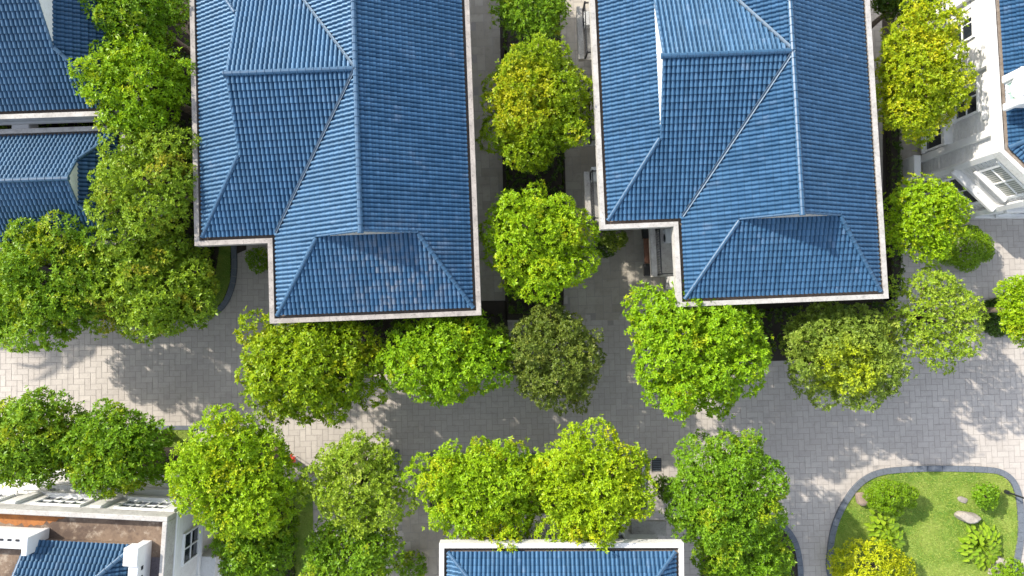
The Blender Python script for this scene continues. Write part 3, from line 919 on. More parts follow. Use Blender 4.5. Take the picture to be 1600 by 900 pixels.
# upper left pair
h = hip_house((-32.9, 16.4), math.radians(2.0), 'house with broad dark blue roof at the upper left corner', 11.2, 5.3, 3.0, 2.55, M['roof_deep'], M['cap_deep'], M['lip_clean'], hipx=2.6, wall_in=1.9)
mb = MB(); mb.box((-11.5, -5.72, 6.75), (11.5, -5.45, 7.44), bev=.03); mb.build('fascia', M['wall'], h)
mb = MB(); mb.box((4.3, -6.2, 5.9), (5.3, -3.5, 6.7), bev=.03); mb.build('wall_ledge', M['trim'], h)
h2 = hip_house((-32.7, 7.0), math.radians(2.0), 'small house with dark blue ridged roof and white triangular gable, half under the left trees', 10.6, 2.9, 2.1, 1.3, M['roof_deep'], M['cap_deep'], M['lip_clean'], hipx=1.5); h2.location.z = -1.0
# bottom middle
c = P(877.5, 859, 8.0)
bh = hip_house((c.x, c.y - 6.1, 0), math.radians(0.1), 'low house with blue hipped roof in a white gutter at the bottom edge', 6.05, 6.0, 3.3, 0, M['roof'], M['cap'], M['lip_white'])
mb = MB(); q0 = P(985, 845, 4); q1 = P(1027, 822, 4)
mb.box((q0.x - c.x, 5.6, 3.6), (q1.x - c.x, q1.y - c.y + 6.1, 4.0), bev=.05)
mb.box((q0.x - c.x, 5.6, 3.98), (q1.x - c.x + .5, 6.5, 4.3), bev=.05); mb.build('porch_roof', M['lip_clean'], bh)

# ------------------------------------------------------------------ house at the upper right, with the canted white bay
A_ = P(1442, 276, 0); B_ = P(1506, 338, 0)
root = empty('house', (A_.x, A_.y, 0), 0, 'white house at the upper right with canted corner bay, tall windows and a dormer', 'house')
o3 = lambda p: Vector((p[0] - A_.x, p[1] - A_.y, 0))
wpoly = [Vector((0, 0)), Vector((B_.x - A_.x, B_.y - A_.y)), Vector((14, B_.y - A_.y + .3)), Vector((14, 22)), Vector((-.7, 22))]
mb = MB(); mb.prism([tuple(p) for p in wpoly], 0, 7.45); mb.build('wall', M['wall'], root)
eav = offset_poly([tuple(p) for p in wpoly], -.45)     # tile edge: just outside the wall
eav = offset_poly([tuple(p) for p in wpoly], -.15)
inn = offset_poly(eav, 4.6); zin = ZE + 4.6 * .55
R = MB()
for i in range(5):
    j = (i + 1) % 5
    tile_face(R, [(*eav[i], ZE), (*eav[j], ZE), (*inn[j], zin), (*inn[i], zin)])
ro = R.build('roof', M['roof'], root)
mb = MB(); mb.prism(inn, zin - .3, zin - .02); mb.build('flat_roof', M['lip_clean'], ro)
for i in range(5): ridge_cap(ro, (*eav[i], ZE + .05), (*inn[i], zin + .05), M['cap'], .13)
gutter(root, eav, M['lip_white'], M['edge'], over=.50, lipw=.24, bedz=-.07)
mb = MB(); wp2 = [tuple(p) for p in wpoly]
for i in range(19):
    mb.ring(offset_poly(wp2, -.03), offset_poly(wp2, .03), .55 + i * .36, .86 + i * .36)
mb.build('cladding', M['wall'], root)
wx = lambda y: -.7 * y / 22
for y, zz, w_, h_ in ((12.95 - A_.y, 4.75, 1.9, 1.9), (17.3 - A_.y, 4.75, 1.7, 1.9), (21 - A_.y, 4.75, 1.7, 1.9)):
    window(root, (wx(y), y, zz), (0, -1, 0), (-1, 0, 0), w_, h_, 2, 2, fw=.13)
for y in (11.6 - A_.y, 16.2 - A_.y):
    window(root, (wx(y), y, 1.6), (0, -1, 0), (-1, 0, 0), 1.4, 1.8, 2, 1, fw=.13)
for y in (10.4 - A_.y, 14.4 - A_.y, 18.8 - A_.y):
    mb = MB(); mb.box((wx(y) - .30, y - .22, 0), (wx(y) + .05, y + .22, 7.4), bev=.03); mb.build('pilaster', M['trim'], root)
for y0_, y1_ in ((10.62, 14.18), (14.62, 18.58)):
    mb = MB(); mb.box((-.62, y0_ - A_.y, 2.95), (.05, y1_ - A_.y, 3.3), bev=.04); mb.build('cornice', M['trim'], root)
    mb = MB(); mb.box((wx(y0_ - A_.y) - .22, y0_ - A_.y + .7, 6.1), (wx(y0_ - A_.y) + .05, y1_ - A_.y - .4, 6.3), bev=.04); mb.build('window_hood', M['trim'], root)
# canted bay
d = Vector((B_.x - A_.x, B_.y - A_.y, 0)); ln = d.length; d.normalize(); nb = Vector((d.y, -d.x, 0)); nb = -nb if nb.x > 0 else nb
mid = d * ln * .5
window(root, mid + d * .1 + Vector((0, 0, 5.55)), d, nb, 2.1, 1.7, 2, 2, 'curtain', fw=.14)
window(root, mid - d * .05 + Vector((0, 0, 1.75)), d, nb, 2.0, 1.8, 2, 2, 'glass', fw=.16)
Mx = Matrix(((d.x, nb.x, 0, 0), (d.y, nb.y, 0, 0), (0, 0, 1, 0), (0, 0, 0, 1)))
mb = MB(); mb.box((.15, -.03, 3.1), (ln - .15, .5, 3.4), Mx, .05); mb.box((ln / 2 - 1.35, -.03, 2.86), (ln / 2 + 1.35, .36, 3.09), Mx, .04)
mb.build('cornice', M['trim'], root)
mb = MB(); mb.box((ln / 2 - 1.4, -.03, 6.62), (ln / 2 + 1.6, .3, 6.8), Mx, .03)
mb.build('window_hood', M['trim'], root)
for t in (.1, ln - .1):
    mb = MB(); mb.box((t - .2, -.05, 0), (t + .2, .22, 7.4), Mx, .03); mb.build('pilaster', M['trim'], root)
mb = MB(); mb.box((B_.x - A_.x + .35, B_.y - A_.y - .25, 3.1), (13, B_.y - A_.y + .2, 3.4), bev=.04)
mb.build('cornice', M['trim'], root)
mb = MB(); mb.box((B_.x - A_.x + .35, B_.y - A_.y - .16, 0), (13, B_.y - A_.y + .2, .5), bev=.04); mb.build('plinth', M['trim'], root)
for x in (4.6, 8.4): 
    window(root, (x + .6, B_.y - A_.y + .08, 5.4), (1, 0, 0), (0, -1, 0), 1.6, 1.7); window(root, (x + .6, B_.y - A_.y + .08, 1.8), (1, 0, 0), (0, -1, 0), 1.6, 1.8)
# small entrance wall by the bay corner
mb = MB(); q = P(1432, 262, 1.2); mb.box((q.x - A_.x - .2, q.y - A_.y - .6, 0), (q.x - A_.x + .25, q.y - A_.y + .8, 1.3), bev=.03); mb.build('porch_wall', M['trim'], root)
# dormer with green glass
q = P(1597, 138, 9.6); dm = MB(); dx, dy = q.x - A_.x, q.y - A_.y
dm.box((dx - .15, dy - .75, 8.6), (dx + 2.6, dy + .75, 10.0), bev=.05)
dm.box((dx - .42, dy - .98, 10.003), (dx + 2.8, dy + .98, 10.16), bev=.04)
dm.box((dx - .42, dy - .95, 8.7), (dx - .153, dy - .55, 10.0), bev=.04); dm.box((dx - .42, dy + .55, 8.7), (dx - .153, dy + .95, 10.0), bev=.04)
dm.tube([(dx - .45, dy, 10.0), (dx + 2.6, dy, 10.0)], .62, 16)
dmo = dm.build('dormer', M['trim'], root)
window(dmo, (dx - .155, dy, 9.35), (0, -1, 0), (-1, 0, 0), .95, 1.0, 2, 1, 'green_glass', fw=.06, sill=False)

# ------------------------------------------------------------------ parapet house at the lower left
C_ = P(262, 808, 8.0)
root = empty('house', (C_.x, C_.y, 0), math.radians(-2.8), 'white house at the lower left with stained flat roof, parapet and inner blue tiled roof', 'house')
X0 = -16; Y0 = -10
mb = MB(); mb.prism([(X0, Y0), (-.06, Y0), (-.06, -.06), (X0, -.06)], 0, 7.0)
mb.build('wall', M['wall'], root)
mb = MB(); mb.prism([(X0, Y0), (-.40, Y0), (-.40, -.40), (X0, -.40)], 7.004, 7.30); fr = mb.build('flat_roof', M['stained'], root)
rr0 = random.Random(4); xs = [X0 + (-5.9 - X0) * i / 60 for i in range(61)]
poly = [(x, -1.0 + rr0.uniform(-.12, .14) + (.5 * max(0, i - 52) / 8)) for i, x in enumerate(xs)] + [(x, -.34 + rr0.uniform(-.05, .03)) for x in xs[::-1]]
mb = MB(); mb.prism(poly, 7.3, 7.312); mb.build('rust_stain', M['rust'], fr)
mb = MB(); mb.box((-1.06, Y0, 7.3), (-.29, -2.4, 7.315)); mb.build('dark_strip', M['stained_dark'], fr)
mb = MB(); mb.box((X0, -.27, 7.003), (0, 0, 8.0), bev=.03); mb.box((-.27, Y0, 7.003), (0, -.273, 8.0), bev=.03); mb.build('parapet', M['lip_clean'], root)
mb = MB()
for k, (o_, za, zb) in enumerate(((.035, 6.72, 6.98), (.02, 6.45, 6.717), (-.02, 6.15, 6.447))):
    mb.box((-.36, Y0, za), (o_ + .02, -.05, zb), bev=.03)
mb.build('cornice', M['trim'], root)
mb = MB(); mb.box((X0, -.36, 3.6), (.06, .30, 3.9), bev=.03); mb.box((X0, -.2, 4.6), (.0, .12, 4.85), bev=.03); mb.box((-.36, Y0, 3.603), (.057, -.363, 3.897), bev=.03)
mb.box((X0, -.36, .0), (.22, .22, 3.0), bev=.03); mb.build('string_course', M['trim'], root)
mb = MB(); mb.box((-.36, Y0, 0), (.9, -3.6, 3.55), bev=.03); mb.build('side_bay', M['wall'], root)
window(root, (-.06, -2.45, 5.0), (0, 1, 0), (1, 0, 0), 1.6, 1.7, 2, 2, fw=.1)
window(root, (-.06, -5.8, 5.0), (0, 1, 0), (1, 0, 0), 1.6, 1.7, 2, 2, fw=.1)
window(root, (.22, -1.6, 1.9), (0, 1, 0), (1, 0, 0), 1.5, 1.6, 2, 2, fw=.1)
window(root, (.9, -4.9, 1.9), (0, 1, 0), (1, 0, 0), 1.5, 1.7, 2, 2, fw=.1)
for x, cols in ((-2.2, 4), (-6.8, 4), (-11.5, 4)):
    window(root, (x, -.06, 6.1), (-1, 0, 0), (0, 1, 0), 2.5, 1.3, cols, 2, 'glass', fw=.10)
    window(root, (x, .22, 1.7), (-1, 0, 0), (0, 1, 0), 2.2, 1.7, 3, 2, 'glass', fw=.12)
for x in (-4.5, -9.2, -.45):
    mb = MB(); mb.box((x - .3, -.34, 3.9), (x + .3, .10, 6.99), bev=.04); mb.build('pilaster', M['trim'], root)
# inner blue roof
R = MB(); ex0, ex1, ey1 = -7.3, -1.6, -1.55
ze_ = 8.0
def lower(z): return z
rz_ = ze_ + 2.3
tile_face(R, [(ex0, ey1, ze_), (ex1, ey1, ze_), (ex1 - 3.9, ey1 - 3.9, rz_), (ex0, ey1 - 3.9, rz_)])
tile_face(R, [(ex1, ey1, ze_), (ex1, ey1 - 8, ze_), (ex1 - 3.9, ey1 - 8, rz_), (ex1 - 3.9, ey1 - 3.9, rz_)])
tile_face(R, [(ex0 - 5, ey1 - 2.2, ze_ ), (ex0 + .1, ey1 - 2.2, ze_), (ex0 + .1, ey1 - 6.1, rz_), (ex0 - 5, ey1 - 6.1, rz_)])
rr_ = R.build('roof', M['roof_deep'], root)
ridge_cap(rr_, (ex1, ey1, ze_ + .05), (ex1 - 3.9, ey1 - 3.9, rz_ + .05), M['cap_deep'], .12)
ridge_cap(rr_, (ex0, ey1, ze_ + .05), (ex0, ey1 - 3.9, rz_ + .05), M['cap'], .10, 'verge_cap')
mb = MB(); mb.box((ex0 - 5, ey1 - 7.5, 7.3), (ex1 - .1, ey1 - .1, 7.98)); mb.build('roof_curb', M['stained'], root)
# white upstands with rows of slots
mb = MB(); mb.box((X0, -1.75, 7.3), (-6.72, -1.13, 8.9), bev=.03); mb.box((-7.0, -2.05, 7.3), (-6.7, -1.10, 9.0), bev=.03); up1 = mb.build('upstand', M['trim'], root)
for i in range(9):
    mb = MB(); mb.box((-7.4 - i * .42, -1.35, 8.9), (-7.2 - i * .42, -1.23, 8.93)); mb.build('slot', M['dark'], up1)
mb = MB(); mb.box((-1.6, Y0, 7.3), (-1.08, -1.5, 8.6), bev=.03); mb.box((-1.8, -2.4, 8.0), (-1.04, -1.45, 8.8), bev=.03); up2 = mb.build('upstand', M['trim'], root)
for i in range(7):
    mb = MB(); mb.box((-1.079, -2.75 - i * .5, 8.1), (-1.06, -2.55 - i * .5, 8.3)); mb.build('slot', M['dark'], up2)
# ------------------------------------------------------------------ planting beds, kerbs, lawns
bed('soil_strip', [(779, -60), (872, -60), (884, 300), (880, 500), (790, 500)], 'soil', .05)
bed('front_bed', [(455, 470), (790, 470), (800, 580), (470, 585)], 'soil', .05)
bed('front_bed', [(1085, 462), (1392, 452), (1398, 530), (1340, 560), (1075, 568)], 'soil', .05)
bed('side_bed', [(1378, -60), (1396, -60), (1402, 470), (1380, 470)], 'soil', .05)
bed('left_bed', [(170, -60), (385, -60), (385, 390), (363, 400), (362, 440), (350, 475), (325, 492), (300, 497), (170, 500), (-60, 500), (-60, 380), (170, 380)], 'soil', .05)
bed('left_lawn_strip', [(345, 380), (361, 380), (360, 440), (348, 472), (330, 486), (336, 440)], 'turf', .09)
blades('grass', [(345, 380), (361, 380), (360, 440), (348, 472), (330, 486), (336, 440)], .09, 260, 3)
kerb('dark curved kerb round the planting bed beside the large left villa', [(366, 378), (367, 420), (362, 452), (349, 478), (328, 493), (300, 498), (240, 502)], .34, .16)
bed('lower_bed', [(-60, 690), (440, 690), (450, 930), (-60, 930)], 'soil', .05)
gl = [(120, 671), (300, 671), (300, 698), (120, 698)]
bed('lower_lawn_strip', gl, 'turf', .09); blades('grass', gl, .09, 260, 4, smooth=False)
kerb('straight dark kerb along the grass strip above the lower left trees', [(110, 668), (200, 668), (310, 668), (400, 668)], .26, .14, n=3)
gl = [(436, 752), (488, 752), (492, 930), (436, 930)]
bed('lower_lawn', gl, 'turf', .09); blades('grass', gl, .09, 200, 6, smooth=False)
bed('middle_bed', [(672, 716), (1003, 716), (1003, 808), (672, 808)], 'soil', .05)
kerb('straight dark kerb along the bed north of the low bottom house', [(668, 711), (780, 711), (900, 711), (1005, 711)], .30, .16, n=4)
kerb('short dark kerb running south beside the pale path at the bottom', [(1006, 718), (1006, 760), (1006, 812)], .22, .16, n=4)
bed('right_bed', [(1095, 800), (1200, 800), (1222, 822), (1238, 846), (1246, 880), (1246, 960), (1095, 960)], 'soil', .05)
kerb('dark curved kerb at the tip of the bed under the big lower right tree', [(1190, 806), (1222, 821), (1241, 846), (1249, 882), (1250, 925), (1250, 960)], .36, .16)
isl = [(1301, 900), (1300, 862), (1307, 823), (1323, 788), (1343, 761), (1369, 744), (1405, 738), (1470, 736), (1538, 738), (1562, 743), (1578, 757), (1586, 786), (1588, 830), (1582, 870), (1573, 910), (1545, 960), (1330, 960)]
bed('island_lawn', isl, 'turf', .10, True)
blades('grass', isl, .10, 420, 7)
kisl = [(1297, 900), (1296, 861), (1303, 821), (1319, 785), (1340, 757), (1367, 740), (1405, 733.5), (1470, 731.5), (1540, 733.5), (1566, 739), (1583, 755), (1591, 786), (1593, 831), (1587, 871), (1578, 912), (1549, 966), (1326, 966)]
kerb('dark slate kerb looping round the bright lawn island', kisl, .36, .17, True)

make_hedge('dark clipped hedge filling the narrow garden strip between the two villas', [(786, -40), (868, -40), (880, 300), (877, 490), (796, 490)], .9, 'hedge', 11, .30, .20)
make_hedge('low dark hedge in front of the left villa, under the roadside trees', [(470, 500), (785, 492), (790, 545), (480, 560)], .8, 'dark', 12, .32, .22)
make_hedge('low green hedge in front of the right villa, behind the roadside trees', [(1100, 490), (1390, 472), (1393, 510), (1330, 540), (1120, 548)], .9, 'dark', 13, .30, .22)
make_hedge('thin clipped hedge along the east wall of the right villa', [(1383, 60), (1396, 60), (1401, 462), (1386, 462)], .8, 'hedge', 14, .22, .15)
make_hedge('low hedge strip between the two dark blue roofs on the left', [(-40, 186), (150, 183), (150, 212), (-40, 214)], 1.2, 'green', 15, .28, .18, z0=0)
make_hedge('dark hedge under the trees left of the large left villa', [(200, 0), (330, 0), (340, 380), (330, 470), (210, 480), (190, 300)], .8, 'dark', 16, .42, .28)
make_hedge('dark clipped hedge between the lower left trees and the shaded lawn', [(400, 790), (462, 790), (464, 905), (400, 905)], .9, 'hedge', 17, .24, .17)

# ------------------------------------------------------------------ trees
TREES = [
    # label, px, py, rx, ry, z, style, sparse, kwargs
    ('green tree at the top edge over the corner of the dark blue roof', 205, 20, 96, 64, 7.6, 'green', dict(lean=(1.0, 0), rzk=.6)),
    ('bright green rounded tree touching the dark blue roof, between it and the left villa', 214, 134, 84, 86, 8.0, 'bright', dict(lean=(1.2, 0), rzk=.65)),
    ('mixed olive tree with orange leaves on its left side, by the white gable', 232, 292, 86, 90, 7.9, 'autumn', dict(lean=(1.0, 0), L=.26, rzk=.6, extra=((182, 226, 8.5, 26), (182, 376, 8.2, 28), (168, 300, 8.6, 20)))),
    ('broad green tree covering the corner of the small dark blue roof', 82, 428, 98, 106, 6.4, 'mid', dict(rzk=.7, extra=((150, 384, 7.6, 28), (95, 360, 8.0, 28)))),
    ('green tree cut by the left edge beside the road', -12, 474, 62, 56, 5.6, 'green', {}),
    ('yellow green tree with rusty tints beside the curved kerb', 236, 447, 100, 90, 5.8, 'autumn', dict(nl=40)),
    ('wide yellow green tree below the front eaves of the left villa', 490, 570, 116, 74, 6.0, 'yellowgreen', dict(extra=((440, 632, 5.2, 26), (520, 636, 5.2, 24), (398, 515, 6.2, 26), (580, 610, 5.2, 24)), L=.34, spacing=.40, nl=40)),
    ('bright green tree below the left villa, between the wide and the dark tree', 697, 557, 92, 76, 6.0, 'bright', {}),
    ('dark olive tree at the end of the narrow garden strip', 862, 560, 80, 80, 5.4, 'darkolive', dict(L=.24, spacing=.31)),
    ('bright round green tree in the middle of the garden strip', 841, 382, 88, 90, 6.2, 'lime', dict(L=.27)),
    ('tree with golden top leaves in the upper part of the garden strip', 836, 166, 85, 106, 6.3, 'turning', dict(L=.26, spacing=.32)),
    ('dark green tree at the top edge of the garden strip', 832, 18, 62, 46, 5.6, 'mid', dict(L=.25)),
    ('largest bright green tree, below the corner of the right villa', 1088, 546, 114, 90, 6.2, 'bright', dict(extra=((1010, 480, 6.0, 32), (1030, 580, 5.6, 30), (1150, 500, 6.6, 34), (1120, 622, 5.4, 26)), L=.30, nl=44)),
    ('large olive tree with a yellow patch, below the eaves of the right villa', 1318, 550, 92, 74, 5.6, 'olive', dict(extra=((1286, 618, 4.6, 20), (1262, 590, 4.8, 26), (1330, 610, 5.0, 24)), L=.26, spacing=.32, nl=38)),
    ('thin pale tree with gaps in its crown, right of the olive tree', 1454, 494, 66, 84, 5.6, 'pale', dict(sparse=True, L=.25, nl=30)),
    ('golden yellow tree against the tall white house', 1434, 114, 69, 101, 6.3, 'gold', dict(L=.24, spacing=.30, nl=40)),
    ('dark tree at the top edge behind the golden one', 1412, 0, 58, 34, 4.6, 'dark', {}),
    ('fresh green tree in front of the canted bay', 1444, 342, 62, 68, 5.6, 'lime', dict(L=.26)),
    ('small yellow green tree at the right edge over the round clipped hedge', 1598, 484, 40, 48, 4.4, 'lime', dict(L=.24, spacing=.28)),
    ('green tree at the left edge below the road', 50, 686, 82, 74, 5.8, 'mid', dict(L=.32)),
    ('green tree with loose tips in front of the stained flat roof', 182, 702, 86, 66, 5.8, 'green', dict(L=.32)),
    ('big yellow green tree over the corner of the parapet house', 372, 742, 100, 96, 6.6, 'lime', dict(L=.27, nl=40)),
    ('dark green lower tree tucked behind the parapet house', 398, 850, 62, 58, 4.6, 'green', {}),
    ('pale olive tree with thin crown in the middle of the lower row', 562, 752, 72, 80, 6.0, 'pale', dict(L=.25, nl=38, spacing=.36)),
    ('green tree cut by the bottom edge, under the pale olive tree', 548, 868, 70, 62, 5.2, 'mid', dict(L=.28)),
    ('yellow green round tree over the left corner of the low bottom house', 756, 765, 97, 82, 6.4, 'lime', dict(L=.25, spacing=.31, nl=40)),
    ('brightest yellow green tree leaning over the gutter of the low bottom house', 924, 764, 84, 88, 6.8, 'citrus', dict(extra=((932, 688, 6.8, 30), (865, 836, 7.2, 26), (985, 730, 6.4, 28)), L=.25, spacing=.31, nl=40)),
    ('tall mid green tree with uneven crown at the lower right, by the curved kerb', 1133, 772, 92, 85, 6.4, 'green', dict(extra=((1092, 715, 6.2, 34), (1190, 752, 6.0, 36), (1128, 702, 6.6, 24)), L=.24, spacing=.30, nl=44)),
    ('lower green tree cut by the bottom edge, beside the white gutter', 1160, 868, 74, 50, 5.2, 'green', dict(L=.24, spacing=.31)),
]
for k, (lb, px, py, rx, ry, zc, st, kw) in enumerate(TREES):
    make_tree(lb, px, py, rx, ry, zc, st, 100 + k, **kw)

# the palm whose shadow lies on the road
def palm(label, loc, h_, seed):
    rng = np.random.default_rng(seed)
    root = empty('palm_tree', loc, 0, label, 'palm')
    mb = MB(); n = 12
    mb.tube([(math.sin(i * .25) * .12, 0, h_ * i / n) for i in range(n + 1)], [.22 - .008 * i for i in range(n + 1)], 10); mb.build('trunk', M['bark'], root, True)
    Q = []; st = MB(); top = np.array([math.sin(n * .25) * .12, 0, h_])
    for i in range(15):
        az = i * 2.399 + rng.normal(0, .15); el = rng.uniform(.1, 1.0); L_ = rng.uniform(3.1, 4.0)
        hd = np.array([math.cos(az), math.sin(az), 0]); side = np.array([-hd[1], hd[0], 0])
        pts = []
        for t in np.linspace(0, 1, 15):
            pts.append(top + hd * L_ * t * math.cos(el * (1 - t * .6)) + np.array([0, 0, L_ * (math.sin(el) * t - .95 * t * t)]))
        st.tube([tuple(p) for p in pts], [.04 - .0023 * q for q in range(15)], 5)
        for q in range(2, 15):
            for sub in (0, .5):
                a = pts[q - 1] * (1 - sub) + pts[q] * sub
                for s in (-1, 1):
                    d = side * s * .8 + hd * .55 + np.array([0, 0, -.35]); d /= np.linalg.norm(d); l = .75 * math.sin(math.pi * min(.97, .15 + q / 17))
                    wv_ = hd * .05
                    Q.append([a - wv_, a + wv_, a + d * l + wv_ * .2, a + d * l - wv_ * .2])
    f = quad_mesh('fronds', np.array(Q), FOL['mid'], root); st.build('frond_stems', M['bark'], f, True)
palm('tall palm left of the frame whose fronds shade the road', (-39.4, 4.5, 0), 8.2, 5)

# ------------------------------------------------------------------ shrubs and garden island
make_shrub('cloud pruned shrub with flat round clumps, between the brown rock and the lamp', 1392, 776,
           [(-34, -2, 1.0, 9), (-24, -14, 1.3, 9), (-9, -17, 1.5, 10), (6, -15, 1.7, 9), (19, -12, 1.6, 10), (33, -6, 1.4, 9), (-15, -2, 1.9, 11), (2, 1, 2.1, 11), (18, 4, 1.8, 10), (-1, 17, 1.6, 8), (10, 22, 1.2, 8), (-27, 9, 1.0, 9), (31, 9, 1.2, 8), (-14, 14, 1.3, 8)],
           'topiary', 41, 'cloud_pruned_shrub', L=.09, W=.045, spacing=.10)
make_shrub('round green shrub near the lamp post on the lawn island', 1541, 775, [(-8, -4, .7, 13), (5, -6, .9, 13), (0, 6, .9, 14), (8, 4, .7, 10), (-3, 0, 1.2, 12)], 'green', 42, L=.13, W=.07, spacing=.15)
make_shrub('yellow flowering-leaf shrub at the bottom of the lawn island', 1362, 884, [(-45, -4, 1.2, 22), (-20, -14, 1.5, 24), (8, -16, 1.6, 24), (30, -4, 1.4, 22), (48, 6, 1.1, 18), (-10, 8, 1.7, 28), (20, 14, 1.6, 26), (-40, 18, 1.2, 24)], 'shrubyellow', 43, L=.24, W=.08, spacing=.26)
make_shrub('yellow green mound shrub at the bottom right corner of the lawn island', 1576, 896, [(-10, 0, .5, 16), (6, -6, .6, 16), (4, 8, .6, 15)], 'topiary', 44, L=.11, W=.06, spacing=.13)
make_shrub('small bush in the shade at the inner corner of the left villa', 403, 406, [(-6, -4, .7, 12), (6, -6, .8, 12), (0, 6, .9, 13), (7, 5, .6, 10)], 'green', 45, L=.16, W=.07, spacing=.18)
make_shrub('olive bush beside the corner of the right villa', 958, 374, [(-8, -4, 1.1, 13), (6, -6, 1.2, 13), (2, 6, 1.3, 12), (12, 2, .9, 9)], 'olive', 46, L=.18, W=.07, spacing=.19)
make_shrub('dark clipped dome at the foot of the olive bush', 947, 386, [(0, 0, .35, 16)], 'hedge', 47, 'clipped_shrub', L=.08, W=.045, spacing=.09)
make_shrub('low dark bush beside the path, left of the low bottom house', 640, 884, [(-10, -4, .5, 15), (8, -8, .6, 15), (2, 8, .6, 16), (14, 6, .5, 12)], 'green', 48, L=.14, W=.06, spacing=.16)
make_shrub('shrub of dark leaves at the foot of the tall lower right tree', 1040, 762, [(-8, -8, .6, 10), (4, -2, .7, 11), (-2, 8, .6, 10), (10, 8, .5, 9)], 'dark', 49, L=.2, W=.09, spacing=.2)
make_shrub('red tinted shrub inside the curved kerb of the lower right bed', 1212, 880, [(-14, -24, .6, 18), (4, -8, .6, 18), (-10, 14, .6, 20), (12, 18, .5, 14)], 'green', 50, L=.2, W=.08, spacing=.22)
rt = make_shrub('group of smooth clipped green domes in front of the white house', 1508, 392, [(-2, -2, 1.0, 25), (20, -8, .8, 20), (-24, 2, .7, 20), (2, 14, .6, 18), (6, -22, .7, 18), (27, 2, .6, 15)], 'topiary', 51, 'topiary', 'topiary', L=.075, W=.04, spacing=.075)
make_shrub('round dark clipped hedge ring at the right edge of the road', 1561, 496, [(0, 0, .12, 27), (-8, -8, .2, 20), (-6, 8, .2, 20)], 'hedge', 52, 'clipped_shrub', L=.11, W=.06, spacing=.12)
make_shrub('low green plants along the dark bed behind the bottom trees', 845, 722, [(-16, 0, .4, 10), (0, 0, .4, 10), (14, 1, .4, 10)], 'dark', 53, L=.15, W=.06, spacing=.16)


def broadleaf(label, px, py, n, R_, seed):
    rng = np.random.default_rng(seed); c = P(px, py, .1)
    root = empty('broadleaf_plant', (c.x, c.y, .1), 0, label, 'plant')
    Q = []; st = MB()
    for i in range(n):
        az = i * 2.399; r = R_ * math.sqrt((i + .5) / n); z = .75 * (1 - (r / R_) ** 2 * .6) + rng.normal(0, .05)
        p = np.array([math.cos(az) * r, math.sin(az) * r * 1.1, z]); hd = np.array([math.cos(az + rng.normal(0, .4)), math.sin(az + rng.normal(0, .4)), -.25]); hd /= np.linalg.norm(hd)
        sd_ = np.cross(hd, [0, 0, 1]); sd_ /= np.linalg.norm(sd_); l = rng.uniform(.34, .5); w_ = l * .62
        st.tube([(0, 0, 0), tuple(p * np.array([.5, .5, .7])), tuple(p)], [.02, .014, .008], 5)
        up = np.array([0, 0, .05])
        for s in (-1, 1):      # two halves with a fold along the midrib, lobed edge
            Q.append([p, p + hd * l * .15 + sd_ * s * w_ * .55 + up, p + hd * l * .6 + sd_ * s * w_ * .45 + up, p + hd * l * .5])
            Q.append([p + hd * l * .5, p + hd * l * .6 + sd_ * s * w_ * .45 + up, p + hd * l + sd_ * s * .02, p + hd * l * .98])
    quad_mesh('leaves', np.array(Q), FOL['broad'], root); st.build('stems', FOL['broad'], root)
broadleaf('large-leaved plant on the lawn below the cloud pruned shrub', 1376, 817, 40, .85, 1)
broadleaf('second large-leaved plant, just below the first one and the brown rock', 1386, 840, 32, .75, 2)
broadleaf('large-leaved plant below the pale boulder on the right of the lawn', 1528, 850, 60, 1.15, 3)


def rock(label, px, py, rx, ry, h_, mat, seed, rot=0):
    rng = random.Random(seed); c = P(px, py, .1)
    bm = bmesh.new(); bmesh.ops.create_icosphere(bm, subdivisions=3, radius=1)
    pl = [Vector((rng.gauss(0, 1), rng.gauss(0, 1), rng.gauss(.2, .6))).normalized() for _ in range(11)]
    for v in bm.verts:
        p = v.co.copy()
        for n in pl:
            dd = p.dot(n) - .72
            if dd > 0: p -= n * dd * .9
        p += Vector((rng.gauss(0, .012),) * 3)
        x, y = p.x * rx * scale_at(0), p.y * ry * scale_at(0)
        v.co = (x * math.cos(rot) - y * math.sin(rot), x * math.sin(rot) + y * math.cos(rot), max(-.05, p.z * h_ + h_ * .45))
    me = bpy.data.meshes.new('rock'); bm.to_mesh(me); bm.free(); me.materials.append(mat)
    o = bpy.data.objects.new('rock', me); COL.objects.link(o); o.location = c
    return tag(o, label, 'rock')
rock('brown pointed rock left of the cloud pruned shrub', 1345, 778, 12, 12, .38, M['rock_brown'], 3)
rock('largest pale boulder on the right of the lawn island', 1508, 806, 20, 10, .55, M['rock_pale'], 4, -.1)
rock('small flat pale stone above the largest boulder', 1503, 780, 10, 5, .10, M['rock_pale'], 5, -.4)
rock('pale rock at the lower right rim of the lawn island', 1563, 878, 18, 9, .40, M['rock_pale'], 6, -.3)
rock('pale stone half under the corner shrub of the lawn island', 1554, 890, 13, 11, .3, M['rock_pale'], 8, .3)

# lamp post on the island: seen almost from above
q = P(1571, 768, .1); root = empty('lamp_post', (q.x, q.y, .1), 0, 'slim dark lamp post at the right rim of the lawn island', 'lamp')
mb = MB(); mb.tube([(0, 0, -.05), (0, 0, .25), (0, 0, .26), (0, 0, 3.6)], [.13, .13, .06, .045], 10); mb.build('pole', M['dark'], root)
mb = MB(); mb.tube([(0, 0, 3.6), (0, 0, 3.66), (0, 0, 3.95), (0, 0, 4.05)], [.05, .16, .2, .05], 12); mb.build('lamp_head', M['dark'], root)

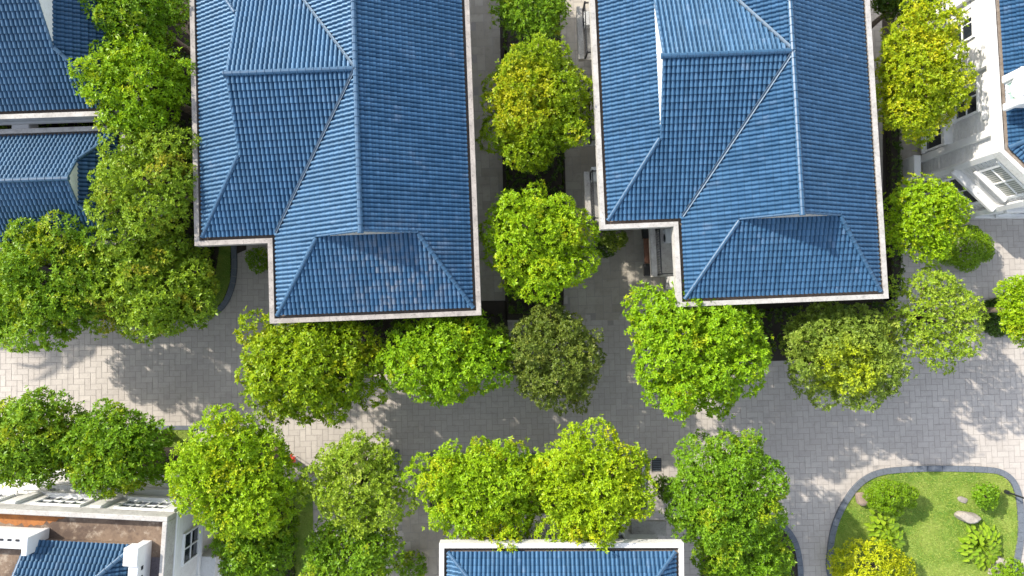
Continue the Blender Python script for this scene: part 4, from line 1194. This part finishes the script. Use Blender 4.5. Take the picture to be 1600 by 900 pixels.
# ------------------------------------------------------------------ small things
def air_conditioner(label, px, py, z, rot, w_=.85, dpt=.34, h_=.6):
    q = P(px, py, z); root = empty('air_conditioner', (q.x, q.y, z), rot, label, 'air conditioner', 'outdoor units on the villa balconies')
    mb = MB(); mb.box((-w_ / 2, -dpt / 2, .06), (w_ / 2, dpt / 2, h_), bev=.02)
    for x in (-w_ * .35, w_ * .35): mb.box((x - .04, -dpt / 2 - .02, 0), (x + .04, dpt / 2 + .02, .06))
    mb.build('case', M['ac'], root)
    mb = MB()
    n = 24; cx, cz, r = -w_ * .12, h_ * .53, h_ * .38
    for rr in (r, r * .72, r * .42):
        pts = [(cx + rr * math.cos(2 * math.pi * i / n), dpt / 2 + .012, cz + rr * math.sin(2 * math.pi * i / n)) for i in range(n + 1)]
        mb.tube(pts, .012, 5)
    for i in range(8):
        a = i * math.pi / 4; mb.tube([(cx, dpt / 2 + .012, cz), (cx + r * math.cos(a), dpt / 2 + .012, cz + r * math.sin(a))], .008, 4)
    mb.build('fan_grille', M['dark'], root)
    return root
air_conditioner('outdoor unit on the balcony beside the inner corner of the right villa', 1041, 370, 4.6, math.radians(92))
air_conditioner('outdoor unit on the uppermost visible balcony of the right villa', 916, 35, 4.6, math.radians(92))
air_conditioner('outdoor unit on the balcony nearest the wing corner of the right villa', 927, 275, 4.6, math.radians(92))

q = P(1014, 393, 0); root = empty('bench', (q.x, q.y, .012), math.radians(2.3), 'brown wooden bench with dark ends against the wall of the right villa', 'bench')
for y in (-.36, .36): pass
mb = MB()
mb.box((-.42, -.82, .40), (-.03, .82, .46), bev=.015); mb.box((.03, -.82, .40), (.42, .82, .46), bev=.015); mb.build('seat', M['wood'], root)
for s in (-1, 1):
    mb = MB(); mb.box((-.44, s * .84, 0), (.44, s * 1.62, .42), bev=.03); mb.build('planter_end', M['dark'], root)
q = P(619, 720, 0); root = empty('letterbox_pillar', (q.x, q.y, .012), math.radians(-2), 'slim dark slate pillar on the paving right of the pale olive tree', 'pillar')
mb = MB(); mb.box((-.2, -.75, 0), (.2, .75, 1.0), bev=.03); mb.build('body', M['slate'], root)
mb = MB(); mb.box((-.25, -.8, 1.003), (.25, .8, 1.09), bev=.02); mb.build('cap', M['slate'], root)
q = P(1026, 726, 0); mb = MB()
mb.box((-.30, -.42, 0), (.30, .42, .012)); g_ = mb.build('drain_grate', M['dark'], None, loc=(q.x, q.y, .016)); tag(g_, 'dark square drain grate in the paving beside the lower right tree', 'drain')
mb = MB()
for i in range(7): mb.box((-.26, -.38 + i * .115, .0125), (.26, -.33 + i * .115, .03))
mb.build('bar', M['slate'], g_)
# red flowers by the big lower left tree
rng = np.random.default_rng(9); q = P(457, 718, 1.0); root = empty('red_flower', (q.x, q.y, .05), 0, 'small plant with red flowers beside the big lower left tree', 'flower')
pts = rng.normal(0, .13, (16, 3)) + np.array([0, 0, 1.0]); quad_mesh('petals', rosettes(pts, norm(rng.normal(0, .3, (16, 3)) + [0, 0, 1]), rng, .12, .08, 6), M['red'], root)
mb = MB(); mb.tube([(0, 0, 0), (.03, 0, .5), (0, 0, 1.0)], [.03, .02, .01], 6); mb.build('stem', M['bark'], root)
mb = MB(); q = P(490, 746, 0); mb.box((-.3, -.22, 0), (.3, .22, .3), bev=.03); tag(mb.build('stone_block', M['lip_clean'], None, loc=(q.x, q.y, .012)), 'pale stone block at the corner of the shaded lawn', 'stone')
